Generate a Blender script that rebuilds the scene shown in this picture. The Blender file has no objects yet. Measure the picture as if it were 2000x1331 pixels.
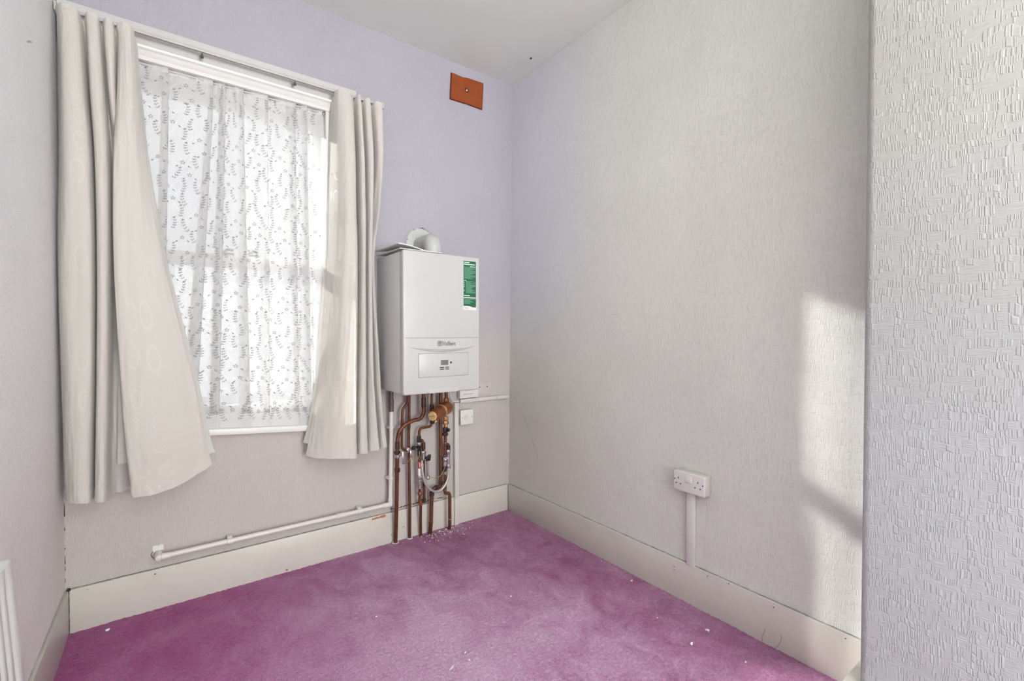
import bpy, bmesh, math, random
from mathutils import Vector, Matrix, noise

random.seed(7)
SC = bpy.context.scene
COL = SC.collection
PI = math.pi

# ------------------------------------------------------------------ helpers
def lin(c):
    c /= 255.0
    return c / 12.92 if c <= 0.04045 else ((c + 0.055) / 1.055) ** 2.4

def rgb(r, g, b):
    return (lin(r), lin(g), lin(b), 1.0)

def place(o, parent=None):
    COL.objects.link(o)
    if parent is not None:
        o.parent = parent
        o.matrix_parent_inverse = Matrix.Translation(parent.location).inverted() if parent.type == 'EMPTY' else Matrix.Identity(4)
    return o

def islands(bm):
    """groups of faces whose pieces touch one another (bounding boxes meet)"""
    seen = set(); boxes = []
    for f in bm.faces:
        if f in seen: continue
        st = [f]; seen.add(f); fs = []
        while st:
            q = st.pop(); fs.append(q)
            for v in q.verts:
                for g in v.link_faces:
                    if g not in seen:
                        seen.add(g); st.append(g)
        vs = [v.co for q in fs for v in q.verts]
        boxes.append([fs, [min(v[i] for v in vs) - 0.0006 for i in range(3)], [max(v[i] for v in vs) + 0.0006 for i in range(3)]])
    par = list(range(len(boxes)))
    def find(i):
        while par[i] != i: i = par[i]
        return i
    for i in range(len(boxes)):
        for j in range(i):
            if all(boxes[i][1][k] <= boxes[j][2][k] and boxes[j][1][k] <= boxes[i][2][k] for k in range(3)):
                par[find(i)] = find(j)
    groups = {}
    for i in range(len(boxes)): groups.setdefault(find(i), []).extend(boxes[i][0])
    return list(groups.values())

def finish(bm, name, mat, parent=None, angle=35, recalc=True, split=True):
    """link the mesh as one object; pieces that stand apart from one another become objects of their own"""
    if recalc:
        bmesh.ops.recalc_face_normals(bm, faces=bm.faces)
    if split and parent is not None and len(bm.faces) < 6000 and recalc:
        gs = islands(bm)
        if len(gs) > 1:
            first = None
            bm.faces.index_update()
            idx = [[f.index for f in g] for g in gs]
            for g in idx:
                b2 = bm.copy(); b2.faces.ensure_lookup_table(); keep = set(g)
                bmesh.ops.delete(b2, geom=[f for f in b2.faces if f.index not in keep], context='FACES')
                o = finish(b2, name, mat, parent, angle, False, False)
                first = first or o
            bm.free()
            return first
    me = bpy.data.meshes.new(name)
    bm.to_mesh(me)
    bm.free()
    for p in me.polygons:
        p.use_smooth = True
    if angle < 180:
        me.set_sharp_from_angle(angle=math.radians(angle))
    o = bpy.data.objects.new(name, me)
    if mat is not None:
        me.materials.append(mat)
    return place(o, parent)

def multi(name, pieces, parent=None, angle=35):
    """one mesh made of several bmeshes, each with its own material"""
    out = nb(); mats = []
    for b, m, rc in pieces:
        if rc: bmesh.ops.recalc_face_normals(b, faces=b.faces)
        me = bpy.data.meshes.new('tmp'); b.to_mesh(me); b.free()
        n0 = len(out.faces); out.from_mesh(me); bpy.data.meshes.remove(me)
        out.faces.ensure_lookup_table()
        if m not in mats: mats.append(m)
        for f in out.faces[n0:]: f.material_index = mats.index(m)
    o = finish(out, name, None, parent, angle, False, False)
    for m in mats: o.data.materials.append(m)
    return o

def tag(o, label, cat, group=None, kind=None):
    o['label'] = label
    o['category'] = cat
    if group:
        o['group'] = group
    if kind:
        o['kind'] = kind
    return o

def thing(name, label, cat, loc, group=None):
    group = group or {'copper_pipe': 'copper pipes under the boiler', 'curtain': 'pair of cream curtains'}.get(name)
    o = bpy.data.objects.new(name, None)
    o.empty_display_size = 0.05
    o.location = loc
    COL.objects.link(o)
    return tag(o, label, cat, group)

def struct(o):
    o['kind'] = 'structure'
    return o

def box(bm, x0, x1, y0, y1, z0, z1, bev=0.0, seg=2, M=None):
    ret = bmesh.ops.create_cube(bm, size=1.0)
    vs = ret['verts']
    for v in vs:
        v.co = Vector(((x0 + x1) / 2 + v.co.x * (x1 - x0), (y0 + y1) / 2 + v.co.y * (y1 - y0), (z0 + z1) / 2 + v.co.z * (z1 - z0)))
    allv = list(vs)
    if bev > 0:
        es = list({e for v in vs for e in v.link_edges})
        r = bmesh.ops.bevel(bm, geom=es, offset=bev, segments=seg, profile=0.5, affect='EDGES')
        allv = list({v for f in r['faces'] for v in f.verts} | {v for v in vs if v.is_valid})
    if M is not None:
        for v in allv:
            v.co = M @ v.co
    return bm

def nb():
    return bmesh.new()

def fillet(pts, r, n=6):
    pts = [Vector(p) for p in pts]
    if len(pts) < 3 or r <= 0:
        return pts
    out = [pts[0]]
    for i in range(1, len(pts) - 1):
        a, b, c = pts[i - 1], pts[i], pts[i + 1]
        d1, d2 = (a - b), (c - b)
        l1, l2 = d1.length, d2.length
        d1.normalize(); d2.normalize()
        ang = d1.angle(d2)
        if ang > PI - 0.03:
            out.append(b); continue
        t = min(r / math.tan(ang / 2), l1 * 0.48, l2 * 0.48)
        p1, p2 = b + d1 * t, b + d2 * t
        for k in range(n + 1):
            s = k / n
            out.append((1 - s) ** 2 * p1 + 2 * s * (1 - s) * b + s * s * p2)
    out.append(pts[-1])
    return out

def crom(pts, n=6):
    pts = [Vector(p) for p in pts]
    out = []
    for i in range(len(pts) - 1):
        p0, p1, p2, p3 = pts[max(i - 1, 0)], pts[i], pts[i + 1], pts[min(i + 2, len(pts) - 1)]
        for k in range(n):
            t = k / n
            out.append(0.5 * (2 * p1 + (p2 - p0) * t + (2 * p0 - 5 * p1 + 4 * p2 - p3) * t * t + (3 * p1 - p0 - 3 * p2 + p3) * t ** 3))
    out.append(pts[-1])
    return out

def tube(bm, path, r, n=12, rad=None):
    path = [Vector(p) for p in path]
    t0 = (path[1] - path[0]).normalized()
    up = Vector((0, 0, 1)) if abs(t0.z) < 0.9 else Vector((1, 0, 0))
    nrm = t0.cross(up).normalized()
    rings = []
    prev = t0
    for i, p in enumerate(path):
        if i == 0: t = t0
        elif i == len(path) - 1: t = (path[i] - path[i - 1]).normalized()
        else: t = ((path[i + 1] - path[i]).normalized() + (path[i] - path[i - 1]).normalized()).normalized()
        ax = prev.cross(t)
        if ax.length > 1e-6:
            nrm = Matrix.Rotation(prev.angle(t), 3, ax.normalized()) @ nrm
        nrm = (nrm - t * nrm.dot(t)).normalized()
        b = t.cross(nrm)
        rr = rad[i] if rad else r
        rings.append([bm.verts.new(p + (nrm * math.cos(2 * PI * k / n) + b * math.sin(2 * PI * k / n)) * rr) for k in range(n)])
        prev = t
    for a, b in zip(rings, rings[1:]):
        for k in range(n):
            bm.faces.new((a[k], a[(k + 1) % n], b[(k + 1) % n], b[k]))
    bm.faces.new(list(reversed(rings[0])))
    bm.faces.new(rings[-1])
    return bm

def lathe(bm, origin, axis, prof, n=24, squash=None):
    """prof: list of (distance along axis, radius)"""
    o = Vector(origin); a = Vector(axis).normalized()
    up = Vector((0, 0, 1)) if abs(a.z) < 0.9 else Vector((1, 0, 0))
    u = a.cross(up).normalized(); w = a.cross(u)
    rings = []
    for d, r in prof:
        r = max(r, 1e-4)
        rings.append([bm.verts.new(o + a * d + (u * math.cos(2 * PI * k / n) + w * math.sin(2 * PI * k / n)) * r) for k in range(n)])
    for p, q in zip(rings, rings[1:]):
        for k in range(n):
            bm.faces.new((p[k], p[(k + 1) % n], q[(k + 1) % n], q[k]))
    bm.faces.new(list(reversed(rings[0])))
    bm.faces.new(rings[-1])
    return bm

def ribbon(bm, pts, nrm, wfun):
    """irregular flat ribbon along pts lying in the plane with normal nrm"""
    pts = [Vector(p) for p in pts]; nrm = Vector(nrm)
    prev = None
    for i, p in enumerate(pts):
        t = (pts[min(i + 1, len(pts) - 1)] - pts[max(i - 1, 0)]).normalized()
        s = nrm.cross(t).normalized()
        w1, w2 = wfun(i), wfun(i + 977)
        a, b = bm.verts.new(p + s * w1), bm.verts.new(p - s * w2)
        if prev:
            bm.faces.new((prev[0], a, b, prev[1]))
        prev = (a, b)

def dense(a, b, n):
    a, b = Vector(a), Vector(b)
    return [a.lerp(b, i / n) for i in range(n + 1)]

# ------------------------------------------------------------------ materials
class NT:
    def __init__(s, name):
        s.m = bpy.data.materials.new(name)
        s.m.use_nodes = True
        s.t = s.m.node_tree
        s.t.nodes.clear()
        s.out = s.n('ShaderNodeOutputMaterial')
    def n(s, typ, **kw):
        x = s.t.nodes.new(typ)
        for k, v in kw.items():
            setattr(x, k, v)
        return x
    def l(s, a, b):
        s.t.links.new(a, b)
    def setin(s, node, key, val):
        if hasattr(val, 'is_linked') or hasattr(val, 'links'):
            s.l(val, node.inputs[key])
        else:
            node.inputs[key].default_value = val
    def math(s, op, a, b=None, c=None, clamp=False):
        x = s.n('ShaderNodeMath', operation=op)
        x.use_clamp = clamp
        s.setin(x, 0, a)
        if b is not None: s.setin(x, 1, b)
        if c is not None: s.setin(x, 2, c)
        return x.outputs[0]
    def mapr(s, v, a, b, c=0.0, d=1.0, smooth=True):
        x = s.n('ShaderNodeMapRange')
        x.interpolation_type = 'SMOOTHSTEP' if smooth else 'LINEAR'
        s.setin(x, 0, v)
        x.inputs[1].default_value = a; x.inputs[2].default_value = b
        x.inputs[3].default_value = c; x.inputs[4].default_value = d
        return x.outputs[0]
    def mix(s, f, a, b, typ='RGBA', blend='MIX'):
        x = s.n('ShaderNodeMix', data_type=typ)
        if typ == 'RGBA':
            x.blend_type = blend
            s.setin(x, 0, f); s.setin(x, 6, a); s.setin(x, 7, b)
            return x.outputs[2]
        s.setin(x, 0, f); s.setin(x, 2, a); s.setin(x, 3, b)
        return x.outputs[0]
    def noise(s, vec, scale, detail=2.0, rough=0.5, dist=0.0):
        x = s.n('ShaderNodeTexNoise')
        s.l(vec, x.inputs['Vector'])
        x.inputs['Scale'].default_value = scale
        x.inputs['Detail'].default_value = detail
        x.inputs['Roughness'].default_value = rough
        x.inputs['Distortion'].default_value = dist
        return x.outputs[0]
    def scalev(s, vec, sc):
        x = s.n('ShaderNodeVectorMath', operation='MULTIPLY')
        s.l(vec, x.inputs[0]); x.inputs[1].default_value = sc
        return x.outputs[0]
    def bsdf(s, color, rough=0.5, metal=0.0, normal=None, spec=0.5, **kw):
        b = s.n('ShaderNodeBsdfPrincipled')
        s.setin(b, 'Base Color', color)
        s.setin(b, 'Roughness', rough)
        s.setin(b, 'Metallic', metal)
        s.setin(b, 'Specular IOR Level', spec)
        for k, v in kw.items():
            s.setin(b, k, v)
        if normal is not None:
            s.l(normal, b.inputs['Normal'])
        s.l(b.outputs[0], s.out.inputs[0])
        return b
    def bump(s, h, strength, dist):
        x = s.n('ShaderNodeBump')
        x.inputs['Strength'].default_value = strength
        x.inputs['Distance'].default_value = dist
        s.l(h, x.inputs['Height'])
        return x.outputs[0]

def plain(name, c, rough=0.5, metal=0.0, spec=0.5, var=0.06, vscale=14.0, bumpv=0.0):
    """plain coloured surface with a little procedural mottling"""
    t = NT(name)
    co = t.n('ShaderNodeTexCoord').outputs['Object']
    nz = t.noise(co, vscale, 4, 0.6)
    f = t.mapr(nz, 0.3, 0.7, 1 - var, 1 + var, False)
    col = t.n('ShaderNodeVectorMath', operation='SCALE')
    col.inputs[0].default_value = c[:3]
    t.l(f, col.inputs['Scale'])
    nrm = None
    if bumpv:
        nrm = t.bump(t.noise(co, 220, 3), bumpv, 0.001)
    t.bsdf(col.outputs[0], rough, metal, nrm, spec)
    return t.m

def wallpaper(name, haxis, colour_fn, strength=0.5):
    """embossed vinyl wallpaper: groups of short upright ridges between bands of fine level ridges"""
    t = NT(name)
    co = t.n('ShaderNodeTexCoord').outputs['Object']
    sep = t.n('ShaderNodeSeparateXYZ'); t.l(co, sep.inputs[0])
    h = sep.outputs['X' if haxis == 'x' else 'Y']; z = sep.outputs['Z']
    cmb = t.n('ShaderNodeCombineXYZ'); t.l(h, cmb.inputs[0]); t.l(z, cmb.inputs[1])
    v = cmb.outputs[0]
    wob = t.noise(t.scalev(v, (22, 14, 1)), 1.0, 1.0)
    wob2 = t.noise(t.scalev(v, (14, 22, 1)), 1.0, 1.0)
    rz = t.math('ADD', t.math('MULTIPLY', z, 52.0), t.math('MULTIPLY', wob, 2.4))
    row = t.math('FLOOR', rz); fr = t.math('SUBTRACT', rz, row)
    ch = t.math('ADD', t.math('MULTIPLY', h, 50.0), t.math('MULTIPLY', wob2, 2.4))
    colm = t.math('FLOOR', ch)
    def vec2(a, b):
        c = t.n('ShaderNodeCombineXYZ'); t.l(a, c.inputs[0]); t.l(b, c.inputs[1]); return c.outputs[0]
    lean_h = t.math('ADD', t.math('MULTIPLY', h, 300.0), t.math('MULTIPLY', t.math('SUBTRACT', fr, 0.5), t.math('MULTIPLY', t.math('SUBTRACT', wob2, 0.5), 3.0)))
    up = t.noise(vec2(lean_h, t.math('MULTIPLY', row, 7.31)), 1.0, 0.0)
    lv = t.noise(vec2(t.math('MULTIPLY', colm, 5.17), t.math('MULTIPLY', z, 330.0)), 1.0, 0.0)
    win_ = t.math('MULTIPLY', t.mapr(fr, 0.0, 0.16), t.mapr(fr, 1.0, 0.84))
    mk = t.mapr(t.noise(vec2(t.math('MULTIPLY', h, 42.0), t.math('MULTIPLY', row, 3.7)), 1.0, 0.0), 0.38, 0.48)
    upr = t.math('MULTIPLY', t.mapr(up, 0.46, 0.62), win_)
    lvr = t.mapr(lv, 0.40, 0.64, 0.0, 0.36)
    fine = t.noise(t.scalev(v, (420, 420, 1)), 1.0, 2.0)
    hgt = t.mix(mk, lvr, upr, 'FLOAT')
    hgt = t.math('ADD', hgt, t.math('MULTIPLY', fine, 0.10))
    nrm = t.bump(hgt, strength, 0.0011)
    col = colour_fn(t, sep.outputs['X'], sep.outputs['Y'], z)
    mott = t.mapr(t.noise(co, 2.2, 4, 0.6), 0.3, 0.7, 0.97, 1.03, False)
    sc = t.n('ShaderNodeVectorMath', operation='SCALE')
    t.l(col, sc.inputs[0]); t.l(mott, sc.inputs['Scale'])
    t.bsdf(sc.outputs[0], 0.62, 0.0, nrm, 0.35)
    return t.m

LAV = rgb(178, 175, 185)
BEI = rgb(198, 191, 186)
WARM = rgb(227, 227, 222)

def col_back(t, x, y, z):
    return t.mix(t.mapr(z, 0.85, 1.55), BEI, LAV)  # lilac cast of the light towards the top, put into the paper colour

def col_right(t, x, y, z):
    f = t.math('MULTIPLY', t.mapr(y, -1.0, -0.05), t.mapr(z, 0.85, 1.7))  # upper window corner tinted with the same lilac light cast
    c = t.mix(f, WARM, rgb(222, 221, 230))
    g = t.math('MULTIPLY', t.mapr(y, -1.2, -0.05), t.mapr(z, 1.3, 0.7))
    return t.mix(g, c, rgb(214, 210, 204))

def col_left(t, x, y, z):
    return t.mix(t.mapr(z, 0.3, 1.6), rgb(240, 234, 233), rgb(238, 237, 239))

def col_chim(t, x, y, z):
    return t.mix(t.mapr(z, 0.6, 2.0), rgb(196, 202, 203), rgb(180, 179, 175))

M = {}
M['wall_back'] = wallpaper('wallpaper_window_wall', 'x', col_back, 0.6)
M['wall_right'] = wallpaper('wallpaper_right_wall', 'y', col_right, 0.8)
M['wall_left'] = wallpaper('wallpaper_left_wall', 'y', col_left, 0.9)
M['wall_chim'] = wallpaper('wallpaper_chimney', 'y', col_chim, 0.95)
M['ceiling'] = plain('ceiling_paint', rgb(229, 232, 227), 0.8, var=0.02, vscale=3)
M['gloss'] = plain('old_gloss_paint', rgb(214, 209, 201), 0.35, var=0.035, vscale=6)
M['frame'] = plain('window_frame_paint', rgb(232, 231, 227), 0.35, var=0.02, vscale=6)
M['trimboard'] = plain('trim_board_paint', rgb(212, 210, 208), 0.45, var=0.02, vscale=6)
M['plastic'] = plain('white_plastic', rgb(228, 227, 223), 0.35, var=0.015)
M['plastic_old'] = plain('off_white_plastic', rgb(216, 211, 206), 0.4, var=0.02)
M['pvc'] = plain('white_pvc_pipe', rgb(226, 220, 216), 0.3, var=0.02)
M['enamel'] = plain('white_enamel', rgb(198, 198, 197), 0.28, var=0.008, vscale=3)  # same white as the sides, painted darker for shade on the front
M['enamel_side'] = plain('white_enamel_sides', rgb(224, 224, 223), 0.3, var=0.008, vscale=3)  # lighter copy, standing for window light on the side
M['radiator'] = plain('radiator_enamel', rgb(226, 228, 226), 0.3, var=0.01)
M['copper'] = plain('tarnished_copper', rgb(112, 70, 50), 0.5, 0.55, var=0.35, vscale=30)
M['copper_dark'] = plain('dark_tarnished_copper', rgb(76, 56, 50), 0.5, 0.5, var=0.4, vscale=30)
M['brass'] = plain('brass', rgb(196, 158, 104), 0.35, 0.8, var=0.15, vscale=60)
M['bronze'] = plain('brown_lacquered_brass', rgb(150, 92, 58), 0.35, 0.5, var=0.12, vscale=25)
M['cream'] = plain('cream_plastic', rgb(214, 184, 128), 0.45, var=0.06, vscale=60)
M['chrome'] = plain('dull_chrome', rgb(196, 192, 190), 0.25, 0.85, var=0.2, vscale=60)
M['braid'] = plain('silver_braid', rgb(190, 184, 180), 0.4, 0.5, var=0.25, vscale=260)
M['black'] = plain('black_plastic', rgb(34, 31, 31), 0.45, var=0.2, vscale=60)
M['dark'] = plain('dark_gap', rgb(58, 50, 47), 0.9, var=0.3, vscale=40)
M['grime'] = plain('grime', rgb(96, 86, 80), 0.95, var=0.4, vscale=60)
M['greybrown'] = plain('grey_brown_plastic', rgb(98, 86, 82), 0.45, var=0.1)
M['rail'] = plain('curtain_rail_plastic', rgb(196, 193, 190), 0.4, var=0.04)
M['red'] = plain('red_tag', rgb(176, 40, 46), 0.5, var=0.1, vscale=80)
M['white_tag'] = plain('white_tag', rgb(232, 232, 230), 0.5, var=0.03)
M['earth'] = plain('green_yellow_wire', rgb(150, 146, 84), 0.45, var=0.25, vscale=120)
M['orange'] = plain('orange_paint', rgb(146, 66, 12), 0.6, var=0.06, vscale=25)
M['orange_edge'] = plain('orange_paint_dark_edge', rgb(96, 40, 16), 0.8, var=0.2, vscale=60)
M['paper'] = plain('paper', rgb(226, 224, 222), 0.6, var=0.03)
M['paper_grey'] = plain('printed_paper', rgb(212, 211, 210), 0.55, var=0.06, vscale=50)
M['logo'] = plain('grey_lettering', rgb(104, 106, 108), 0.4, var=0.02)
M['lcd'] = plain('grey_display', rgb(120, 116, 112), 0.2, var=0.12, vscale=40)
M['green'] = plain('green_print', rgb(18, 98, 60), 0.45, var=0.04)
M['green_text'] = plain('pale_green_print', rgb(104, 156, 132), 0.5, var=0.06, vscale=200)
M['text_white'] = plain('white_print', rgb(226, 234, 228), 0.5, var=0.02)
M['bare_wood'] = plain('bare_wood', rgb(176, 122, 84), 0.8, var=0.2, vscale=90)
M['plaster'] = plain('filler_plaster', rgb(178, 176, 184), 0.8, var=0.05, vscale=40)
M['crumb'] = plain('plaster_crumbs', rgb(226, 214, 218), 0.9, var=0.1, vscale=90)
M['brick'] = plain('rendered_outside_wall', rgb(190, 184, 176), 0.9, var=0.1)

def carpet():
    t = NT('magenta_carpet')
    co = t.n('ShaderNodeTexCoord').outputs['Object']
    sep = t.n('ShaderNodeSeparateXYZ'); t.l(co, sep.inputs[0])
    x, y = sep.outputs[0], sep.outputs[1]
    big = t.noise(co, 2.6, 6, 0.62, 0.6)
    smear = t.noise(t.scalev(co, (9.0, 6.0, 1)), 1.0, 6, 0.7, 0.9)
    # sheen and light on the pile painted in: middle of the floor paler
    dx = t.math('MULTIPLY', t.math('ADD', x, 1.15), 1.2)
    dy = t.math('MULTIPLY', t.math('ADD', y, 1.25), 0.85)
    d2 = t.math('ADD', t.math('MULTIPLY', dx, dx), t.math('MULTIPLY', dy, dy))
    mid_lit = t.mapr(t.math('SQRT', d2), 0.2, 1.3, 1.0, 0.0)
    f = t.math('ADD', t.math('MULTIPLY', mid_lit, 0.62), t.math('MULTIPLY', t.math('SUBTRACT', big, 0.5), 1.25))
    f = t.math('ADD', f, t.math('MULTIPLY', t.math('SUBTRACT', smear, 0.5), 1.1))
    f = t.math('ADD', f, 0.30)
    ramp = t.n('ShaderNodeValToRGB')
    t.l(f, ramp.inputs[0])
    e = ramp.color_ramp.elements
    e[0].position = 0.0; e[0].color = rgb(142, 62, 116)
    e[1].position = 1.0; e[1].color = rgb(206, 168, 199)
    m = e.new(0.38); m.color = rgb(170, 112, 152)
    m2 = e.new(0.68); m2.color = rgb(192, 145, 181)
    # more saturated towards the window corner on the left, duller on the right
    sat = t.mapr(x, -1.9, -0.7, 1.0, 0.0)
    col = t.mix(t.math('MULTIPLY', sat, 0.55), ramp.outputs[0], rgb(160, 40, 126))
    fine = t.noise(co, 330, 2, 0.7)
    mid = t.noise(co, 90, 3, 0.7)
    g = t.math('ADD', t.mapr(fine, 0.25, 0.75, 0.58, 1.4, False), t.mapr(mid, 0.3, 0.7, -0.2, 0.2, False))
    sc = t.n('ShaderNodeVectorMath', operation='SCALE')
    t.l(col, sc.inputs[0]); t.l(g, sc.inputs['Scale'])
    hgt = t.math('ADD', fine, t.math('MULTIPLY', mid, 1.2))
    t.bsdf(sc.outputs[0], 0.95, 0, t.bump(hgt, 0.55, 0.004), 0.1, **{'Sheen Weight': 0.25, 'Sheen Roughness': 0.5})
    return t.m
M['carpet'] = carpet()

def curtain_mat():
    t = NT('cream_jacquard_curtain')
    uv = t.n('ShaderNodeTexCoord').outputs['UV']
    def rings(scale, r0, w, rnd):
        v = t.n('ShaderNodeTexVoronoi', voronoi_dimensions='2D')
        v.feature = 'F1'
        t.l(t.scalev(uv, scale), v.inputs['Vector'])
        v.inputs['Scale'].default_value = 1.0
        v.inputs['Randomness'].default_value = rnd
        d = v.outputs['Distance']
        return t.mapr(t.math('ABSOLUTE', t.math('SUBTRACT', d, r0)), w * 0.5, w, 1.0, 0.0)
    r1 = rings((10.5, 9.5, 1), 0.29, 0.055, 0.25)
    r2 = rings((10.5, 9.5, 1), 0.14, 0.03, 0.25)
    # broken square outlines between the rings
    br = t.n('ShaderNodeTexBrick')
    t.l(t.scalev(uv, (10.5, 9.5, 1)), br.inputs['Vector'])
    br.inputs['Color1'].default_value = (0, 0, 0, 1); br.inputs['Color2'].default_value = (0, 0, 0, 1); br.inputs['Mortar'].default_value = (1, 1, 1, 1)
    br.inputs['Scale'].default_value = 1.0; br.inputs['Mortar Size'].default_value = 0.012
    br.inputs['Brick Width'].default_value = 1.0; br.inputs['Row Height'].default_value = 1.0
    sq = t.math('MULTIPLY', br.outputs['Fac'], 0.35)
    sel = t.mapr(t.noise(uv, 4.0, 1), 0.48, 0.62)
    pat = t.math('MULTIPLY', t.math('MAXIMUM', t.math('MAXIMUM', r1, t.math('MULTIPLY', r2, 0.5)), sq), sel)
    weave = t.noise(t.scalev(uv, (900, 900, 1)), 1.0, 1)
    base = t.mix(t.mapr(weave, 0.3, 0.7), rgb(221, 216, 209), rgb(229, 225, 218))
    col = t.mix(t.math('MULTIPLY', pat, 0.3), base, rgb(238, 235, 228))
    nrm = t.bump(t.math('ADD', t.math('MULTIPLY', pat, 0.7), t.math('MULTIPLY', weave, 0.12)), 0.35, 0.0015)
    b = t.bsdf(col, t.mix(pat, 0.75, 0.42, 'FLOAT'), 0, nrm, 0.3, **{'Sheen Weight': 0.15})
    tr = t.n('ShaderNodeBsdfTranslucent')
    t.l(col, tr.inputs[0])
    mx = t.n('ShaderNodeMixShader'); mx.inputs[0].default_value = 0.22
    t.l(b.outputs[0], mx.inputs[1]); t.l(tr.outputs[0], mx.inputs[2])
    t.l(mx.outputs[0], t.out.inputs[0])
    return t.m
M['curtain'] = curtain_mat()

def cloth(name, c, transl, transp, rough=0.8):
    t = NT(name)
    uv = t.n('ShaderNodeTexCoord').outputs['UV']
    wv = t.mapr(t.noise(t.scalev(uv, (600, 600, 1)), 1.0, 1), 0.3, 0.7, 0.9, 1.1, False)
    sc = t.n('ShaderNodeVectorMath', operation='SCALE')
    sc.inputs[0].default_value = c[:3]; t.l(wv, sc.inputs['Scale'])
    d = t.n('ShaderNodeBsdfDiffuse'); t.l(sc.outputs[0], d.inputs[0])
    tr = t.n('ShaderNodeBsdfTranslucent'); t.l(sc.outputs[0], tr.inputs[0])
    m1 = t.n('ShaderNodeMixShader'); m1.inputs[0].default_value = transl
    t.l(d.outputs[0], m1.inputs[1]); t.l(tr.outputs[0], m1.inputs[2])
    if transp > 0:
        tp = t.n('ShaderNodeBsdfTransparent')
        m2 = t.n('ShaderNodeMixShader'); m2.inputs[0].default_value = transp
        t.l(m1.outputs[0], m2.inputs[1]); t.l(tp.outputs[0], m2.inputs[2])
        t.l(m2.outputs[0], t.out.inputs[0])
    else:
        t.l(m1.outputs[0], t.out.inputs[0])
    return t.m
M['lining'] = cloth('white_lining', rgb(240, 239, 233), 0.4, 0.0)
M['net'] = cloth('white_net', rgb(222, 222, 222), 0.05, 0.36)
M['net_hem'] = cloth('white_net_hem', rgb(242, 242, 242), 0.22, 0.22)
M['leaf'] = cloth('white_embroidery', rgb(156, 156, 157), 0.03, 0.0)

def glass():
    t = NT('window_glass')
    g = t.n('ShaderNodeBsdfGlossy'); g.inputs['Roughness'].default_value = 0.02
    tp = t.n('ShaderNodeBsdfTransparent'); tp.inputs[0].default_value = (0.97, 0.98, 0.98, 1)
    m = t.n('ShaderNodeMixShader'); m.inputs[0].default_value = 0.05
    t.l(tp.outputs[0], m.inputs[1]); t.l(g.outputs[0], m.inputs[2]); t.l(m.outputs[0], t.out.inputs[0])
    return t.m
M['glass'] = glass()

# ------------------------------------------------------------------ setting
XL, YR, ZC = -2.110, -6.2, 2.789          # left wall face, rear wall face, ceiling
WB = 0.012                                # face of the window wall (baseboards stand proud to 0)
LEAN = 0.035                              # right wall leans out a little at the top

# floor with real carpet pile relief in the part that is seen
bm = nb()
step = 0.006
nx = int(2.122 / step); ys = [0.012 - step * i for i in range(int(2.05 / step))] + [-2.4, -3.4, -4.8, -6.2]
prev = None
for y in ys:
    row = []
    for i in range(nx + 1):
        x = XL + (0.024 - XL) * i / nx
        z = 0.0
        if y > -2.05:
            z = 0.003 * noise.noise((x * 90, y * 90, 0)) + 0.0016 * (random.random() - 0.5) + 0.002 * noise.noise((x * 9, y * 9, 3))
        row.append(bm.verts.new((x, y, z)))
    if prev:
        for i in range(nx):
            bm.faces.new((prev[i], row[i], row[i + 1], prev[i + 1]))
    prev = row
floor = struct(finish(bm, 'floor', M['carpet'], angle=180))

bm = nb(); box(bm, XL - 0.1, 0.16, YR - 0.1, 0.27, ZC, ZC + 0.1)
ceiling = struct(finish(bm, 'ceiling', M['ceiling']))

# window wall with its opening
WX0, WX1, WZ0, WZ1 = -2.070, -1.100, 0.675, 2.300
bm = nb()
box(bm, XL - 0.1, WX0, WB, 0.27, -0.05, ZC)
box(bm, WX1, 0.16, WB, 0.27, -0.05, ZC)
n_v = len(bm.verts); box(bm, WX0, WX1, WB, 0.27, -0.05, WZ0)
bm.verts.ensure_lookup_table()
for v in bm.verts[n_v:]:
    if v.co.z > 0: v.co.z += 0.02 - 0.075 * (v.co.x + 1.2)
box(bm, WX0, WX1, WB, 0.27, WZ1, ZC)
wall_back = struct(finish(bm, 'wall_back', M['wall_back']))

bm = nb(); box(bm, WB, 0.14, YR - 0.1, 0.012, -0.05, ZC)
for v in bm.verts:
    v.co.x += LEAN * max(v.co.z, 0) / ZC
wall_right = struct(finish(bm, 'wall_right', M['wall_right']))
bm = nb(); box(bm, XL - 0.1, XL, YR - 0.1, 0.012, -0.05, ZC)
wall_left = struct(finish(bm, 'wall_left', M['wall_left']))
bm = nb(); box(bm, XL, 0.0, YR - 0.1, YR, -0.05, ZC)
wall_rear = struct(finish(bm, 'wall_rear', M['wall_left']))
# chimney breast with a soft rounded plaster corner
bm = nb()
CX, CY, CR = -0.222, -1.984, 0.022
prof = [(0.012, CY)]
for k in range(9):
    a = PI / 2 + (PI / 2) * k / 8
    prof.append((CX + CR + CR * math.cos(a), CY - CR + CR * math.sin(a)))
for k in range(1, 13):
    prof.append((CX, CY - CR - (abs(YR) + CY - CR) * k / 12))
prof.append((0.012, YR))
def add_extrude(bm, prof, z0, z1, nz=1, lean=0.0):
    rows = []
    for j in range(nz + 1):
        z = z0 + (z1 - z0) * j / nz
        rows.append([bm.verts.new((p[0] + lean * z, p[1], z)) for p in prof])
    for a, b in zip(rows, rows[1:]):
        for i in range(len(prof)):
            k = (i + 1) % len(prof)
            bm.faces.new((a[i], a[k], b[k], b[i]))
    bm.faces.new(rows[0]); bm.faces.new(rows[-1])
add_extrude(bm, prof, -0.05, ZC, lean=0.004)
wall_chimney = struct(finish(bm, 'wall_chimney', M['wall_chim'], angle=40))

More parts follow.
